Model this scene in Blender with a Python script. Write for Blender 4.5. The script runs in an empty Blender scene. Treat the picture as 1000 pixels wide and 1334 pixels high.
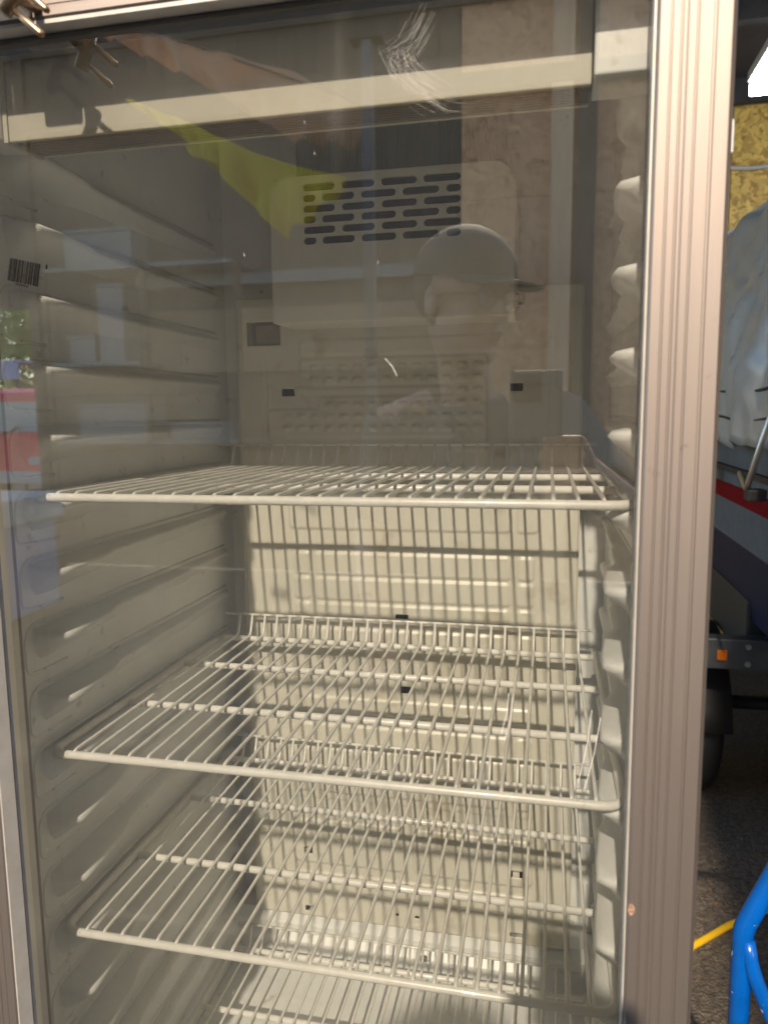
import bpy, bmesh, math, random
import numpy as np
from mathutils import Vector, Matrix, noise
R_ = math.radians
random.seed(7)
scene = bpy.context.scene
C = scene.collection

# ------------------------------------------------------------------ camera, sky, sun
cam_d = bpy.data.cameras.new('camera')
cam = bpy.data.objects.new('camera', cam_d)
C.objects.link(cam)
PITCH, YAW, ROLL, FPX = -0.1319, -0.2158, -0.0112, 977.871
cp, sp, cy, sy = math.cos(PITCH), math.sin(PITCH), math.cos(YAW), math.sin(YAW)
fw = Vector((cp*sy, cp*cy, sp)); rt = Vector((cy, -sy, 0)); up = rt.cross(fw)
c_, s_ = math.cos(ROLL), math.sin(ROLL)
rt2, up2 = c_*rt + s_*up, -s_*rt + c_*up
M = Matrix((rt2, up2, -fw)).transposed().to_4x4()
M.translation = Vector((0.4404, -0.5783, 0.071))
cam.matrix_world = M
cam_d.sensor_fit = 'VERTICAL'
cam_d.sensor_height = 24.0
cam_d.lens = 24.0*FPX/1334.0
cam_d.clip_start = 0.01
cam_d.clip_end = 500
cam_d.dof.use_dof = True; cam_d.dof.focus_distance = 0.85; cam_d.dof.aperture_fstop = 5.0
scene.camera = cam

SUN_DIR = Vector((0.045, 1.0, -0.77)).normalized()          # the way the light travels
elev = math.asin(-SUN_DIR.z)
world = bpy.data.worlds.new('World'); scene.world = world; world.use_nodes = True
wn = world.node_tree
bg = wn.nodes['Background']
sky = wn.nodes.new('ShaderNodeTexSky'); sky.sky_type = 'NISHITA'; sky.sun_disc = False
sky.sun_elevation = elev
sky.sun_rotation = math.atan2(-SUN_DIR.x, -SUN_DIR.y)
wn.links.new(sky.outputs[0], bg.inputs[0]); bg.inputs[1].default_value = 0.15
sun_d = bpy.data.lights.new('sun', 'SUN'); sun_d.energy = 3.0; sun_d.angle = R_(1.1); sun_d.color = (1.0, 0.85, 0.66)
sun = bpy.data.objects.new('sun', sun_d); C.objects.link(sun)
sun.rotation_euler = SUN_DIR.to_track_quat('-Z', 'Y').to_euler()
scene.view_settings.view_transform = 'Standard'; scene.view_settings.look = 'None'
scene.view_settings.exposure = 1.7; scene.view_settings.gamma = 1.0
scene.cycles.max_bounces = 10; scene.cycles.transparent_max_bounces = 16
scene.cycles.diffuse_bounces = 5; scene.cycles.glossy_bounces = 5
scene.cycles.use_denoising = True
scene.cycles.sample_clamp_indirect = 6.0

# ------------------------------------------------------------------ materials
def mat(name, col, rough=0.5, metal=0.0, bump=0.0, bscale=200.0, var=0.0, vscale=20.0, spec=0.5, col2=None, coat=0.0, stretch=(1,1,1)):
    m = bpy.data.materials.new(name); m.use_nodes = True
    nt = m.node_tree; b = nt.nodes['Principled BSDF']
    b.inputs['Base Color'].default_value = (*col, 1); b.inputs['Roughness'].default_value = rough
    b.inputs['Metallic'].default_value = metal; b.inputs['Specular IOR Level'].default_value = spec
    b.inputs['Coat Weight'].default_value = coat
    tc = nt.nodes.new('ShaderNodeTexCoord')
    mp = nt.nodes.new('ShaderNodeMapping'); mp.inputs['Scale'].default_value = stretch
    nt.links.new(tc.outputs['Object'], mp.inputs[0])
    if var > 0 or col2:
        n = nt.nodes.new('ShaderNodeTexNoise'); n.inputs['Scale'].default_value = vscale; n.inputs['Detail'].default_value = 8; n.inputs['Roughness'].default_value = 0.65
        nt.links.new(mp.outputs[0], n.inputs['Vector'])
        r = nt.nodes.new('ShaderNodeValToRGB')
        c2 = col2 or tuple(c*(1-var) for c in col)
        r.color_ramp.elements[0].position = 0.35; r.color_ramp.elements[1].position = 0.62
        r.color_ramp.elements[0].color = (*c2, 1); r.color_ramp.elements[1].color = (*col, 1)
        nt.links.new(n.outputs['Fac'], r.inputs[0]); nt.links.new(r.outputs[0], b.inputs['Base Color'])
    if bump > 0:
        n2 = nt.nodes.new('ShaderNodeTexNoise'); n2.inputs['Scale'].default_value = bscale; n2.inputs['Detail'].default_value = 6
        nt.links.new(mp.outputs[0], n2.inputs['Vector'])
        bp = nt.nodes.new('ShaderNodeBump'); bp.inputs['Strength'].default_value = bump; bp.inputs['Distance'].default_value = 0.002
        nt.links.new(n2.outputs['Fac'], bp.inputs['Height']); nt.links.new(bp.outputs[0], b.inputs['Normal'])
    return m

def specks(m, col, scale, lo, hi):
    nt = m.node_tree; b = nt.nodes['Principled BSDF']; src = b.inputs['Base Color'].links[0].from_socket
    tc = nt.nodes.new('ShaderNodeTexCoord'); n = nt.nodes.new('ShaderNodeTexNoise'); n.inputs['Scale'].default_value = scale; n.inputs['Detail'].default_value = 3
    nt.links.new(tc.outputs['Object'], n.inputs['Vector'])
    r = nt.nodes.new('ShaderNodeMapRange'); nt.links.new(n.outputs['Fac'], r.inputs[0]); r.inputs[1].default_value = lo; r.inputs[2].default_value = hi
    x = nt.nodes.new('ShaderNodeMix'); x.data_type = 'RGBA'; nt.links.new(r.outputs[0], x.inputs[0]); nt.links.new(src, x.inputs[6]); x.inputs[7].default_value = (*col, 1)
    nt.links.new(x.outputs[2], b.inputs['Base Color'])
LINER = mat('liner_plastic', (0.84, 0.85, 0.85), 0.38, bump=0.05, bscale=60, var=0.10, vscale=9)
PANELM = mat('painted_panel', (0.72, 0.70, 0.62), 0.33, bump=0.03, bscale=40, var=0.08, vscale=7)
COVERM = mat('cover_plastic', (0.84, 0.82, 0.76), 0.45, var=0.08, vscale=8)
FASCIA = mat('fascia_plastic', (0.60, 0.57, 0.49), 0.42, var=0.12, vscale=14)
LEDGE = mat('ribbed_plastic', (0.22, 0.18, 0.14), 0.5, var=0.2, vscale=20)
WIRE = mat('coated_wire', (0.90, 0.89, 0.86), 0.28, var=0.12, vscale=45, coat=0.2)
specks(WIRE, (0.30, 0.20, 0.12), 120, 0.735, 0.78)
specks(LINER, (0.45, 0.42, 0.36), 40, 0.66, 0.80)
specks(PANELM, (0.50, 0.45, 0.36), 26, 0.62, 0.80)
DARK = mat('dark_void', (0.012, 0.012, 0.014), 0.6)  # near-black colour standing in for the shade inside cavities
GASKET = mat('gasket_rubber', (0.035, 0.037, 0.045), 0.5, var=0.3, vscale=60)
SPACER = mat('glazing_spacer', (0.02, 0.035, 0.09), 0.35, var=0.4, vscale=50)
SPACER2 = mat('spacer_edge_metal', (0.45, 0.43, 0.40), 0.35, metal=0.8)
ALU = mat('brushed_aluminium', (0.240, 0.203, 0.180), 0.56, metal=0.9, bump=0.04, bscale=500, var=0.06, vscale=60, stretch=(1,1,0.05))
ALUH = mat('brushed_aluminium_rail', (0.240, 0.203, 0.180), 0.56, metal=0.9, bump=0.04, bscale=500, var=0.06, vscale=60, stretch=(0.05,1,1))
specks(ALU, (0.16, 0.12, 0.10), 70, 0.70, 0.80); specks(ALUH, (0.16, 0.12, 0.10), 70, 0.70, 0.80)
LIP = mat('bezel_grey', (0.36, 0.335, 0.30), 0.5, metal=0.3, var=0.15, vscale=40)
CABIN = mat('cabinet_white', (0.62, 0.61, 0.58), 0.4, var=0.1)
BRONZE = mat('bronze_metal', (0.30, 0.21, 0.13), 0.33, metal=0.9, var=0.3, vscale=80)
BLACK = mat('black_print', (0.008, 0.008, 0.009), 1.0, spec=0.0)
FINS = mat('coil_fins', (0.60, 0.59, 0.55), 0.5)

def glass_mat(name, dirt, refl):
    m = bpy.data.materials.new(name); m.use_nodes = True; nt = m.node_tree
    nt.nodes.clear(); L = nt.links
    out = nt.nodes.new('ShaderNodeOutputMaterial')
    tr = nt.nodes.new('ShaderNodeBsdfTransparent'); tr.inputs[0].default_value = (0.975, 0.98, 0.97, 1)
    gl = nt.nodes.new('ShaderNodeBsdfGlossy'); gl.inputs['Roughness'].default_value = 0.012
    gl.inputs['Color'].default_value = (1.0, 0.99, 0.97, 1)
    fr = nt.nodes.new('ShaderNodeFresnel'); fr.inputs[0].default_value = 1.5
    mu = nt.nodes.new('ShaderNodeMath'); mu.operation = 'MULTIPLY'; mu.inputs[1].default_value = refl; mu.use_clamp = True
    L.new(fr.outputs[0], mu.inputs[0])
    mx = nt.nodes.new('ShaderNodeMixShader'); L.new(mu.outputs[0], mx.inputs[0]); L.new(tr.outputs[0], mx.inputs[1]); L.new(gl.outputs[0], mx.inputs[2])
    # dirt: an even film, wiped streaks, specks
    tc = nt.nodes.new('ShaderNodeTexCoord')
    def nz(scale, st, det=6, rot=(0,0,0), dist=0.0):
        mp = nt.nodes.new('ShaderNodeMapping'); mp.inputs['Scale'].default_value = st; mp.inputs['Rotation'].default_value = rot
        L.new(tc.outputs['Object'], mp.inputs[0])
        n = nt.nodes.new('ShaderNodeTexNoise'); n.inputs['Scale'].default_value = scale; n.inputs['Detail'].default_value = det; n.inputs['Distortion'].default_value = dist
        L.new(mp.outputs[0], n.inputs['Vector']); return n.outputs['Fac']
    def rng(src, a, b, c, d):
        r = nt.nodes.new('ShaderNodeMapRange'); L.new(src, r.inputs[0])
        for i, v in enumerate((a, b, c, d)): r.inputs[i+1].default_value = v
        return r.outputs[0]
    def op(o, a, b):
        q = nt.nodes.new('ShaderNodeMath'); q.operation = o
        for i, v in enumerate((a, b)):
            if isinstance(v, float): q.inputs[i].default_value = v
            else: L.new(v, q.inputs[i])
        return q.outputs[0]
    film = rng(nz(5, (1, 1, 1)), 0.3, 0.75, 0.35*dirt, 1.1*dirt)
    streak = rng(nz(22, (1.0, 1.0, 0.12), 5, (0, 0.5, 0), 1.2), 0.58, 0.82, 0.0, 3.5*dirt)
    where = rng(nz(3.2, (1, 1, 1), 2), 0.5, 0.7, 0.0, 1.0)
    speck = rng(nz(700, (1, 1, 1), 2), 0.76, 0.80, 0.0, 2.2*dirt)
    tot = op('ADD', op('ADD', film, op('MULTIPLY', streak, where)), speck)
    df = nt.nodes.new('ShaderNodeBsdfDiffuse'); df.inputs[0].default_value = (0.9, 0.86, 0.78, 1)
    tl = nt.nodes.new('ShaderNodeBsdfTranslucent'); tl.inputs[0].default_value = (0.9, 0.87, 0.8, 1)
    md = nt.nodes.new('ShaderNodeMixShader'); md.inputs[0].default_value = 0.5
    L.new(df.outputs[0], md.inputs[1]); L.new(tl.outputs[0], md.inputs[2])
    m2 = nt.nodes.new('ShaderNodeMixShader'); L.new(tot, m2.inputs[0]); L.new(mx.outputs[0], m2.inputs[1]); L.new(md.outputs[0], m2.inputs[2])
    L.new(m2.outputs[0], out.inputs[0])
    return m
GLASS = glass_mat('door_glass', 0.016, 4.4)
GLASS2 = glass_mat('inner_glass', 0.008, 1.2)

def osb_mat(name, light, dark, sc=1.0):
    m = bpy.data.materials.new(name); m.use_nodes = True; nt = m.node_tree; L = nt.links
    b = nt.nodes['Principled BSDF']; b.inputs['Roughness'].default_value = 0.6
    tc = nt.nodes.new('ShaderNodeTexCoord')
    cols, hs = [], []
    for i, (ang, s) in enumerate(((0.4, 9), (1.9, 10), (-0.8, 8.5))):
        w = nt.nodes.new('ShaderNodeTexNoise'); w.inputs['Scale'].default_value = 5*sc; w.inputs['Detail'].default_value = 2
        L.new(tc.outputs['Object'], w.inputs['Vector'])
        ad = nt.nodes.new('ShaderNodeVectorMath'); ad.operation = 'MULTIPLY_ADD'; ad.inputs[1].default_value = (0.12, 0.12, 0.12)
        L.new(w.outputs['Color'], ad.inputs[0]); L.new(tc.outputs['Object'], ad.inputs[2])
        mp = nt.nodes.new('ShaderNodeMapping'); mp.vector_type = 'POINT'
        mp.inputs['Rotation'].default_value = (ang, ang, 0)
        L.new(ad.outputs[0], mp.inputs[0])
        mp2 = nt.nodes.new('ShaderNodeMapping'); mp2.inputs['Scale'].default_value = (3.2, 3.2, 0.8)
        L.new(mp.outputs[0], mp2.inputs[0])
        v = nt.nodes.new('ShaderNodeTexVoronoi'); v.inputs['Scale'].default_value = s*sc
        L.new(mp2.outputs[0], v.inputs['Vector'])
        sep = nt.nodes.new('ShaderNodeSeparateColor'); L.new(v.outputs['Color'], sep.inputs[0])
        cols.append(sep.outputs[i % 3])
    gt = nt.nodes.new('ShaderNodeMath'); gt.operation = 'GREATER_THAN'; gt.inputs[1].default_value = 0.5; L.new(cols[2], gt.inputs[0])
    mxx = nt.nodes.new('ShaderNodeMix'); L.new(gt.outputs[0], mxx.inputs[0]); L.new(cols[0], mxx.inputs[2]); L.new(cols[1], mxx.inputs[3])
    fn = nt.nodes.new('ShaderNodeTexNoise'); fn.inputs['Scale'].default_value = 60*sc; fn.inputs['Detail'].default_value = 4; L.new(tc.outputs['Object'], fn.inputs['Vector'])
    mf = nt.nodes.new('ShaderNodeMix'); mf.inputs[0].default_value = 0.3; L.new(mxx.outputs[0], mf.inputs[2]); L.new(fn.outputs['Fac'], mf.inputs[3])
    r = nt.nodes.new('ShaderNodeMapRange'); L.new(mf.outputs[0], r.inputs[0]); r.inputs[1].default_value = 0.12; r.inputs[2].default_value = 0.85
    cr = nt.nodes.new('ShaderNodeValToRGB'); L.new(r.outputs[0], cr.inputs[0])
    cr.color_ramp.elements[0].color = (*dark, 1); cr.color_ramp.elements[1].color = (*light, 1)
    e = cr.color_ramp.elements.new(0.52); e.color = (*[l*0.72+d*0.28 for l, d in zip(light, dark)], 1)
    L.new(cr.outputs[0], b.inputs['Base Color'])
    return m
OSB = osb_mat('osb_board', (0.90, 0.50, 0.26), (0.46, 0.22, 0.10))
OSB_Y = osb_mat('osb_board_yellow', (0.86, 0.56, 0.13), (0.34, 0.15, 0.02), 1.9)

# ------------------------------------------------------------------ mesh helpers
def link(name, me, parent=None, m=None):
    o = bpy.data.objects.new(name, me); C.objects.link(o)
    if parent is not None: o.parent = parent
    if m is not None and me is not None and not me.materials: me.materials.append(m)
    return o
def empty(name, loc, label, cat, group=None, rz=0.0):
    o = bpy.data.objects.new(name, None); C.objects.link(o); o.location = loc; o.rotation_euler = (0, 0, rz)
    tag(o, label, cat, group); return o
def tag(o, label, cat, group=None, kind=None):
    if label: o['label'] = label
    if cat: o['category'] = cat
    if group: o['group'] = group
    if kind: o['kind'] = kind
    return o
def structure(o): o['kind'] = 'structure'; return o
def finish(bm, name, smooth=False):
    bmesh.ops.recalc_face_normals(bm, faces=bm.faces)
    me = bpy.data.meshes.new(name); bm.to_mesh(me); bm.free()
    if smooth: me.polygons.foreach_set('use_smooth', [True]*len(me.polygons))
    return me
def box_into(bm, x0, x1, y0, y1, z0, z1, bev=0.0, seg=2):
    g = bmesh.ops.create_cube(bm, size=1.0)
    vs = g['verts']
    for v in vs:
        v.co = Vector((x0+(v.co.x+.5)*(x1-x0), y0+(v.co.y+.5)*(y1-y0), z0+(v.co.z+.5)*(z1-z0)))
    if bev > 0:
        es = {e for v in vs for e in v.link_edges}
        bmesh.ops.bevel(bm, geom=list(es), offset=bev, segments=seg, affect='EDGES', profile=0.6)
    return vs
def box(name, x0, x1, y0, y1, z0, z1, m, parent=None, bev=0.0, seg=2):
    bm = bmesh.new(); box_into(bm, x0, x1, y0, y1, z0, z1, bev, seg)
    return link(name, finish(bm, name), parent, m)
def rounded_path(pts, rad, n=6):
    pts = [Vector(p) for p in pts]; out = [pts[0]]
    for i in range(1, len(pts)-1):
        a, b, c = pts[i-1], pts[i], pts[i+1]
        r = min(rad, (a-b).length*0.49, (c-b).length*0.49)
        p, q = b+(a-b).normalized()*r, b+(c-b).normalized()*r
        for k in range(n+1):
            t = k/n
            out.append((1-t)**2*p + 2*t*(1-t)*b + t*t*q)
    out.append(pts[-1]); return out
def tube_into(bm, pts, r, n=8, closed=False, cap=True):
    pts = [Vector(p) for p in pts]; N = len(pts)
    rs = r if isinstance(r, (list, tuple)) else [r]*N
    rings, prev = [], None
    for i, p in enumerate(pts):
        if closed: t = pts[(i+1) % N]-pts[i-1]
        else: t = pts[min(i+1, N-1)]-pts[max(i-1, 0)]
        t.normalize()
        if prev is None:
            u = t.cross(Vector((0, 0, 1)))
            if u.length < 0.05: u = t.cross(Vector((1, 0, 0)))
            u.normalize()
        else:
            u = prev - t*prev.dot(t); u.normalize()
        prev = u; w = t.cross(u)
        rings.append([bm.verts.new(p+rs[i]*(math.cos(a)*u+math.sin(a)*w)) for a in [2*math.pi*k/n for k in range(n)]])
    for i in range(N if closed else N-1):
        A, B = rings[i], rings[(i+1) % N]
        for k in range(n): bm.faces.new((A[k], A[(k+1) % n], B[(k+1) % n], B[k]))
    if cap and not closed:
        bm.faces.new(rings[0][::-1]); bm.faces.new(rings[-1])
def tube(name, pts, r, m, parent=None, n=8, **k):
    bm = bmesh.new(); tube_into(bm, pts, r, n, **k)
    return link(name, finish(bm, name, True), parent, m)
def prism_into(bm, prof, axis, a, b):
    """prof: list of 2D points; axis 'x','y','z' is the extrusion axis from a to b."""
    def P(q, t):
        return {'x': (t, q[0], q[1]), 'y': (q[0], t, q[1]), 'z': (q[0], q[1], t)}[axis]
    A = [bm.verts.new(P(q, a)) for q in prof]; B = [bm.verts.new(P(q, b)) for q in prof]
    n = len(prof)
    for i in range(n): bm.faces.new((A[i], A[(i+1) % n], B[(i+1) % n], B[i]))
    bm.faces.new(A[::-1]); bm.faces.new(B)
def prism(name, prof, axis, a, b, m, parent=None):
    bm = bmesh.new(); prism_into(bm, prof, axis, a, b)
    return link(name, finish(bm, name), parent, m)
def mesh_np(name, verts, faces, m, parent=None, smooth=True):
    me = bpy.data.meshes.new(name); me.from_pydata(verts, [], faces); me.update()
    if smooth: me.polygons.foreach_set('use_smooth', [True]*len(me.polygons))
    return link(name, me, parent, m)
def cyl_into(bm, c, axis, r, h, n=20):
    d = {'x': Vector((1,0,0)), 'y': Vector((0,1,0)), 'z': Vector((0,0,1))}[axis]
    c = Vector(c); tube_into(bm, [c-d*h/2, c+d*h/2], r, n)
def plate_with_holes(name, outer, holes, thick, m, parent, mapf):
    cu = bpy.data.curves.new(name, 'CURVE'); cu.dimensions = '2D'; cu.fill_mode = 'BOTH'; cu.extrude = thick/2
    for loop in [outer]+holes:
        s = cu.splines.new('POLY'); s.points.add(len(loop)-1); s.use_cyclic_u = True
        for p, q in zip(s.points, loop): p.co = (q[0], q[1], 0, 1)
    t = bpy.data.objects.new('tmp', cu); C.objects.link(t)
    me = bpy.data.meshes.new_from_object(t); bpy.data.objects.remove(t); bpy.data.curves.remove(cu)
    for v in me.vertices: v.co = mapf(v.co)
    me.name = name
    return link(name, me, parent, m)
def stadium(x0, x1, zc, r, n=6):
    p = []
    for k in range(n+1):
        a = -math.pi/2+math.pi*k/n; p.append((x1-r+r*math.cos(a), zc+r*math.sin(a)))
    for k in range(n+1):
        a = math.pi/2+math.pi*k/n; p.append((x0+r+r*math.cos(a), zc+r*math.sin(a)))
    return p

# ------------------------------------------------------------------ setting
FZ = -1.25
GROUND = mat('yard_ground', (0.14, 0.135, 0.12), 0.9, bump=0.9, bscale=30, var=0.5, vscale=14, col2=(0.03, 0.026, 0.022))
def concrete():
    m = bpy.data.materials.new('dirty_concrete'); m.use_nodes = True; nt = m.node_tree; L = nt.links
    b = nt.nodes['Principled BSDF']; b.inputs['Roughness'].default_value = 0.75
    tc = nt.nodes.new('ShaderNodeTexCoord')
    n1 = nt.nodes.new('ShaderNodeTexNoise'); n1.inputs['Scale'].default_value = 60; n1.inputs['Detail'].default_value = 12; n1.inputs['Roughness'].default_value = 0.8
    n2 = nt.nodes.new('ShaderNodeTexNoise'); n2.inputs['Scale'].default_value = 4; n2.inputs['Detail'].default_value = 4
    v = nt.nodes.new('ShaderNodeTexVoronoi'); v.inputs['Scale'].default_value = 140
    for q in (n1, n2, v): L.new(tc.outputs['Object'], q.inputs['Vector'])
    r = nt.nodes.new('ShaderNodeValToRGB'); L.new(n1.outputs['Fac'], r.inputs[0])
    r.color_ramp.elements[0].position = 0.40; r.color_ramp.elements[0].color = (0.03, 0.025, 0.02, 1)
    r.color_ramp.elements[1].position = 0.68; r.color_ramp.elements[1].color = (0.24, 0.19, 0.14, 1)
    mx = nt.nodes.new('ShaderNodeMix'); mx.data_type = 'RGBA'; mx.blend_type = 'MULTIPLY'; mx.inputs[0].default_value = 0.7
    L.new(r.outputs[0], mx.inputs[6]); L.new(n2.outputs['Fac'], mx.inputs[7])
    L.new(mx.outputs[2], b.inputs['Base Color'])
    bp = nt.nodes.new('ShaderNodeBump'); bp.inputs['Strength'].default_value = 0.8; bp.inputs['Distance'].default_value = 0.004
    ad = nt.nodes.new('ShaderNodeMath'); L.new(n1.outputs['Fac'], ad.inputs[0]); L.new(v.outputs['Distance'], ad.inputs[1])
    L.new(ad.outputs[0], bp.inputs['Height']); L.new(bp.outputs[0], b.inputs['Normal'])
    return m
g = mesh_np('ground', [(-120, -120, FZ-0.02), (120, -120, FZ-0.02), (120, 120, FZ-0.02), (-120, 120, FZ-0.02)], [(0, 1, 2, 3)], GROUND, smooth=False); structure(g)
fl = box('floor', -2.6, 2.75, -1.7, 4.3, FZ-0.3, FZ, concrete()); structure(fl)
ROOFM = mat('dark_roof_lining', (0.035, 0.03, 0.035), 0.7, bump=0.3, bscale=12, var=0.4, vscale=5)
roof = box('ceiling', -2.6, 2.75, -0.75, 4.3, 1.78, 1.88, ROOFM); structure(roof)
SHEDJ = mat('dark_joist', (0.045, 0.038, 0.035), .8, var=.3)
TIMBER = mat('timber', (0.50, 0.34, 0.18), 0.6, var=0.4, vscale=30, stretch=(1, 1, 0.1), bump=0.3, bscale=80)
for i in range(6):
    o = box('roof_joist', -2.55, 2.7, -0.6+i*0.9, -0.55+i*0.9, 1.66, 1.78, SHEDJ, roof)
def osb_wall(name, label, x0, x1, y, z0, z1, m, side=1, nx=3, nz=2, group=None):
    """timber studs behind a sheet of separate OSB boards facing -y (side=1) or +y (side=-1)"""
    t = empty(name, ((x0+x1)/2, y, z0), label, 'wall', group); ox, oz = (x0+x1)/2, z0
    me = {}
    W, H = (x1-x0)/nx, (z1-z0)/nz
    bm = bmesh.new(); box_into(bm, -W/2+.003, W/2-.003, 0, 0.018, 0.003, H-.003, 0.0015, 1); bme = finish(bm, 'board'); bme.materials.append(m)
    for i in range(nx):
        for j in range(nz):
            o = link('board', bme, t); o.location = (x0+W*(i+.5)-ox, 0 if side > 0 else -0.018, j*H)
    for i in range(nx+1):
        yy = (0.02, 0.09) if side > 0 else (-0.09, -0.02)
        xx = min(max(x0+W*i-.022, x0), x1-.045)
        box('stud', xx-ox, xx+.045-ox, yy[0], yy[1], 0, z1-z0, TIMBER, t)
    return t
osb_wall('garage_wall', 'yellow OSB board wall across the back of the garage behind the covered boat', -2.55, 2.7, 4.05, FZ, 1.77, OSB_Y, 1, 4, 2)
# right-hand wall along y
t = empty('garage_wall', (2.66, 1.2, FZ), 'bare OSB side wall of the garage beyond the boat trailer', 'wall')
bm = bmesh.new(); box_into(bm, 0, 0.018, -0.93, 0.93, 0.003, 1.5, 0.0015, 1); bme = finish(bm, 'board'); bme.materials.append(OSB)
for i in range(3):
    for j in range(2):
        o = link('board', bme, t); o.location = (0, -1.87+i*1.87, j*1.505)

# ------------------------------------------------------------------ the refrigerator
fr = empty('refrigerator', (0.25, 0.25, FZ), 'tall upright fridge with grooved aluminium framed glass door and ribbed cream interior', 'refrigerator')
FB = Vector((0.25, 0.25, FZ))
class Shift:
    pass
def under(o, base=FB):
    """meshes are written in garage coordinates; hang them below the thing's base without moving them"""
    o.location = o.location - base; return o
XL, XR, ZC, ZF, YB = -0.0165, 0.5165, 0.47, -0.757, 0.455
liner = []
def P(o): o.parent = fr; under(o); return o
# cabinet shell (five slabs), plinth and liner
P(box('side_panel', -0.052, -0.030, -0.022, 0.62, -1.16, 0.62, CABIN, bev=0.003))
P(box('side_panel', 0.530, 0.548, -0.022, 0.62, -1.16, 0.62, CABIN, bev=0.003))
P(box('top_panel', -0.052, 0.548, -0.022, 0.62, 0.621, 0.64, CABIN, bev=0.003))
P(box('rear_panel', -0.029, 0.529, 0.60, 0.62, -1.16, 0.62, CABIN))
P(box('base_panel', -0.052, 0.548, -0.022, 0.62, -1.20, -1.161, CABIN, bev=0.003))
for x in (-0.03, 0.50):
    for y in (0.02, 0.55):
        P(box('foot', x, x+.03, y, y+.03, FZ, -1.201, GASKET))
P(box('side_liner', XL-0.012, XL, -0.02, YB, ZF, ZC, LINER))
P(box('side_liner', XR, XR+0.012, -0.02, YB, ZF, ZC, LINER))
P(box('rear_liner', XL-0.012, XR+0.012, YB+0.0005, YB+0.012, ZF-.012, ZC+.012, LINER))
P(box('ceiling_liner', XL-0.012, XR+0.012, -0.02, YB, ZC, ZC+0.012, LINER))
# liner floor with a low cove at the back
prof = [(-0.02, ZF-0.02), (-0.02, ZF-0.004), (0.0, ZF), (0.40, ZF)]
for k in range(7):
    a = k/6*math.pi/2; prof.append((0.40+0.05*math.sin(a), ZF+0.05-0.05*math.cos(a)))
prof += [(YB-0.0005, ZF+0.05), (YB-0.0005, ZF-0.02)]
o = P(prism('floor_liner', prof, 'x', XL+.0005, XR-.0005, LINER))
# step below the rear sheet: the trough the sheet stands on
prof = [(0.405, -0.70), (0.405, -0.690), (0.418, -0.678), (YB-.0008, -0.678), (YB-.0008, -0.705), (0.425, -0.712)]
P(prism('rear_step', prof, 'x', XL+.001, XR-.001, LINER))
bm = bmesh.new(); cyl_into(bm, (0.272, 0.4105, -0.728), 'y', 0.0045, 0.03, 16)
# front flange of the liner (the frame the gasket closes on)
P(box('front_flange', -0.0295, XL+.001, -0.034, -0.0205, -1.15, 0.61, LINER, bev=0.002))
P(box('front_flange', XR-.001, 0.5295, -0.034, -0.0205, -1.15, 0.61, LINER, bev=0.002))
P(box('front_flange', XL+.0012, XR-.0012, -0.033, -0.0207, ZC-0.06, 0.61, LINER, bev=0.002))
P(box('front_flange', XL+.0012, XR-.0012, -0.033, -0.0207, -1.15, ZF+0.002, LINER, bev=0.002))
bm.free()

# shelf runners moulded in the side walls
def runner_mesh(sgn):
    """profile grows out of the wall in +x (sgn=1) at y; z=0 is the top the shelf sits on"""
    bm = bmesh.new()
    st = [(0.004, 0.006, .3), (0.006, .021, .7), (0.012, .0320, 1), (0.038, .0320, 1), (0.090, .0265, .85), (0.118, .0170, .8), (0.19, .0150, .75), (0.193, .0120, .7), (0.30, .0120, .7), (0.303, .0095, .6), (0.415, .0090, .6), (0.425, .001, .3)]
    rings = []
    for y, p, h in st:
        q = [(0, .004), (p*.55, .0018), (p*.9, -.0005), (p, -.004), (p*.84, -.0085*h), (p*.52, -.016*h), (p*.18, -.024*h), (0, -.027*h)]
        rings.append([bm.verts.new((sgn*a, y, b)) for a, b in q])
    n = 8
    for A, B in zip(rings, rings[1:]):
        for k in range(n-1): bm.faces.new((A[k], A[k+1], B[k+1], B[k]))
    bm.faces.new(rings[0][::-1]); bm.faces.new(rings[-1])
    me = finish(bm, 'shelf_runner', True); me.materials.append(WIRE if False else LINER); return me
def plate_mesh(sgn):
    """raised moulding round each runner: a low rim"""
    bm = bmesh.new()
    pts = rounded_path([(0, 0.42, 0.0085), (0, 0.002, 0.0085), (0, -0.008, -0.002), (0, -0.008, -0.036), (0, 0.010, -0.0385), (0, 0.05, -0.0385)], 0.010, 4)
    tube_into(bm, pts, 0.0018, 6)
    for v in bm.verts: v.co.x *= 1.0
    me = finish(bm, 'runner_rim', True); me.materials.append(LINER); return me
rm = {1: runner_mesh(1), -1: runner_mesh(-1)}; pm = plate_mesh(1)
for sgn, xw in ((1, XL-.0003), (-1, XR+.0003)):
    for k in range(-11, 6):
        z = k*0.06 - 0.0055
        o = link('shelf_runner', rm[sgn], fr); o.location = Vector((xw, 0, z))-FB
        q = link('runner_rim', pm, o)

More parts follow.
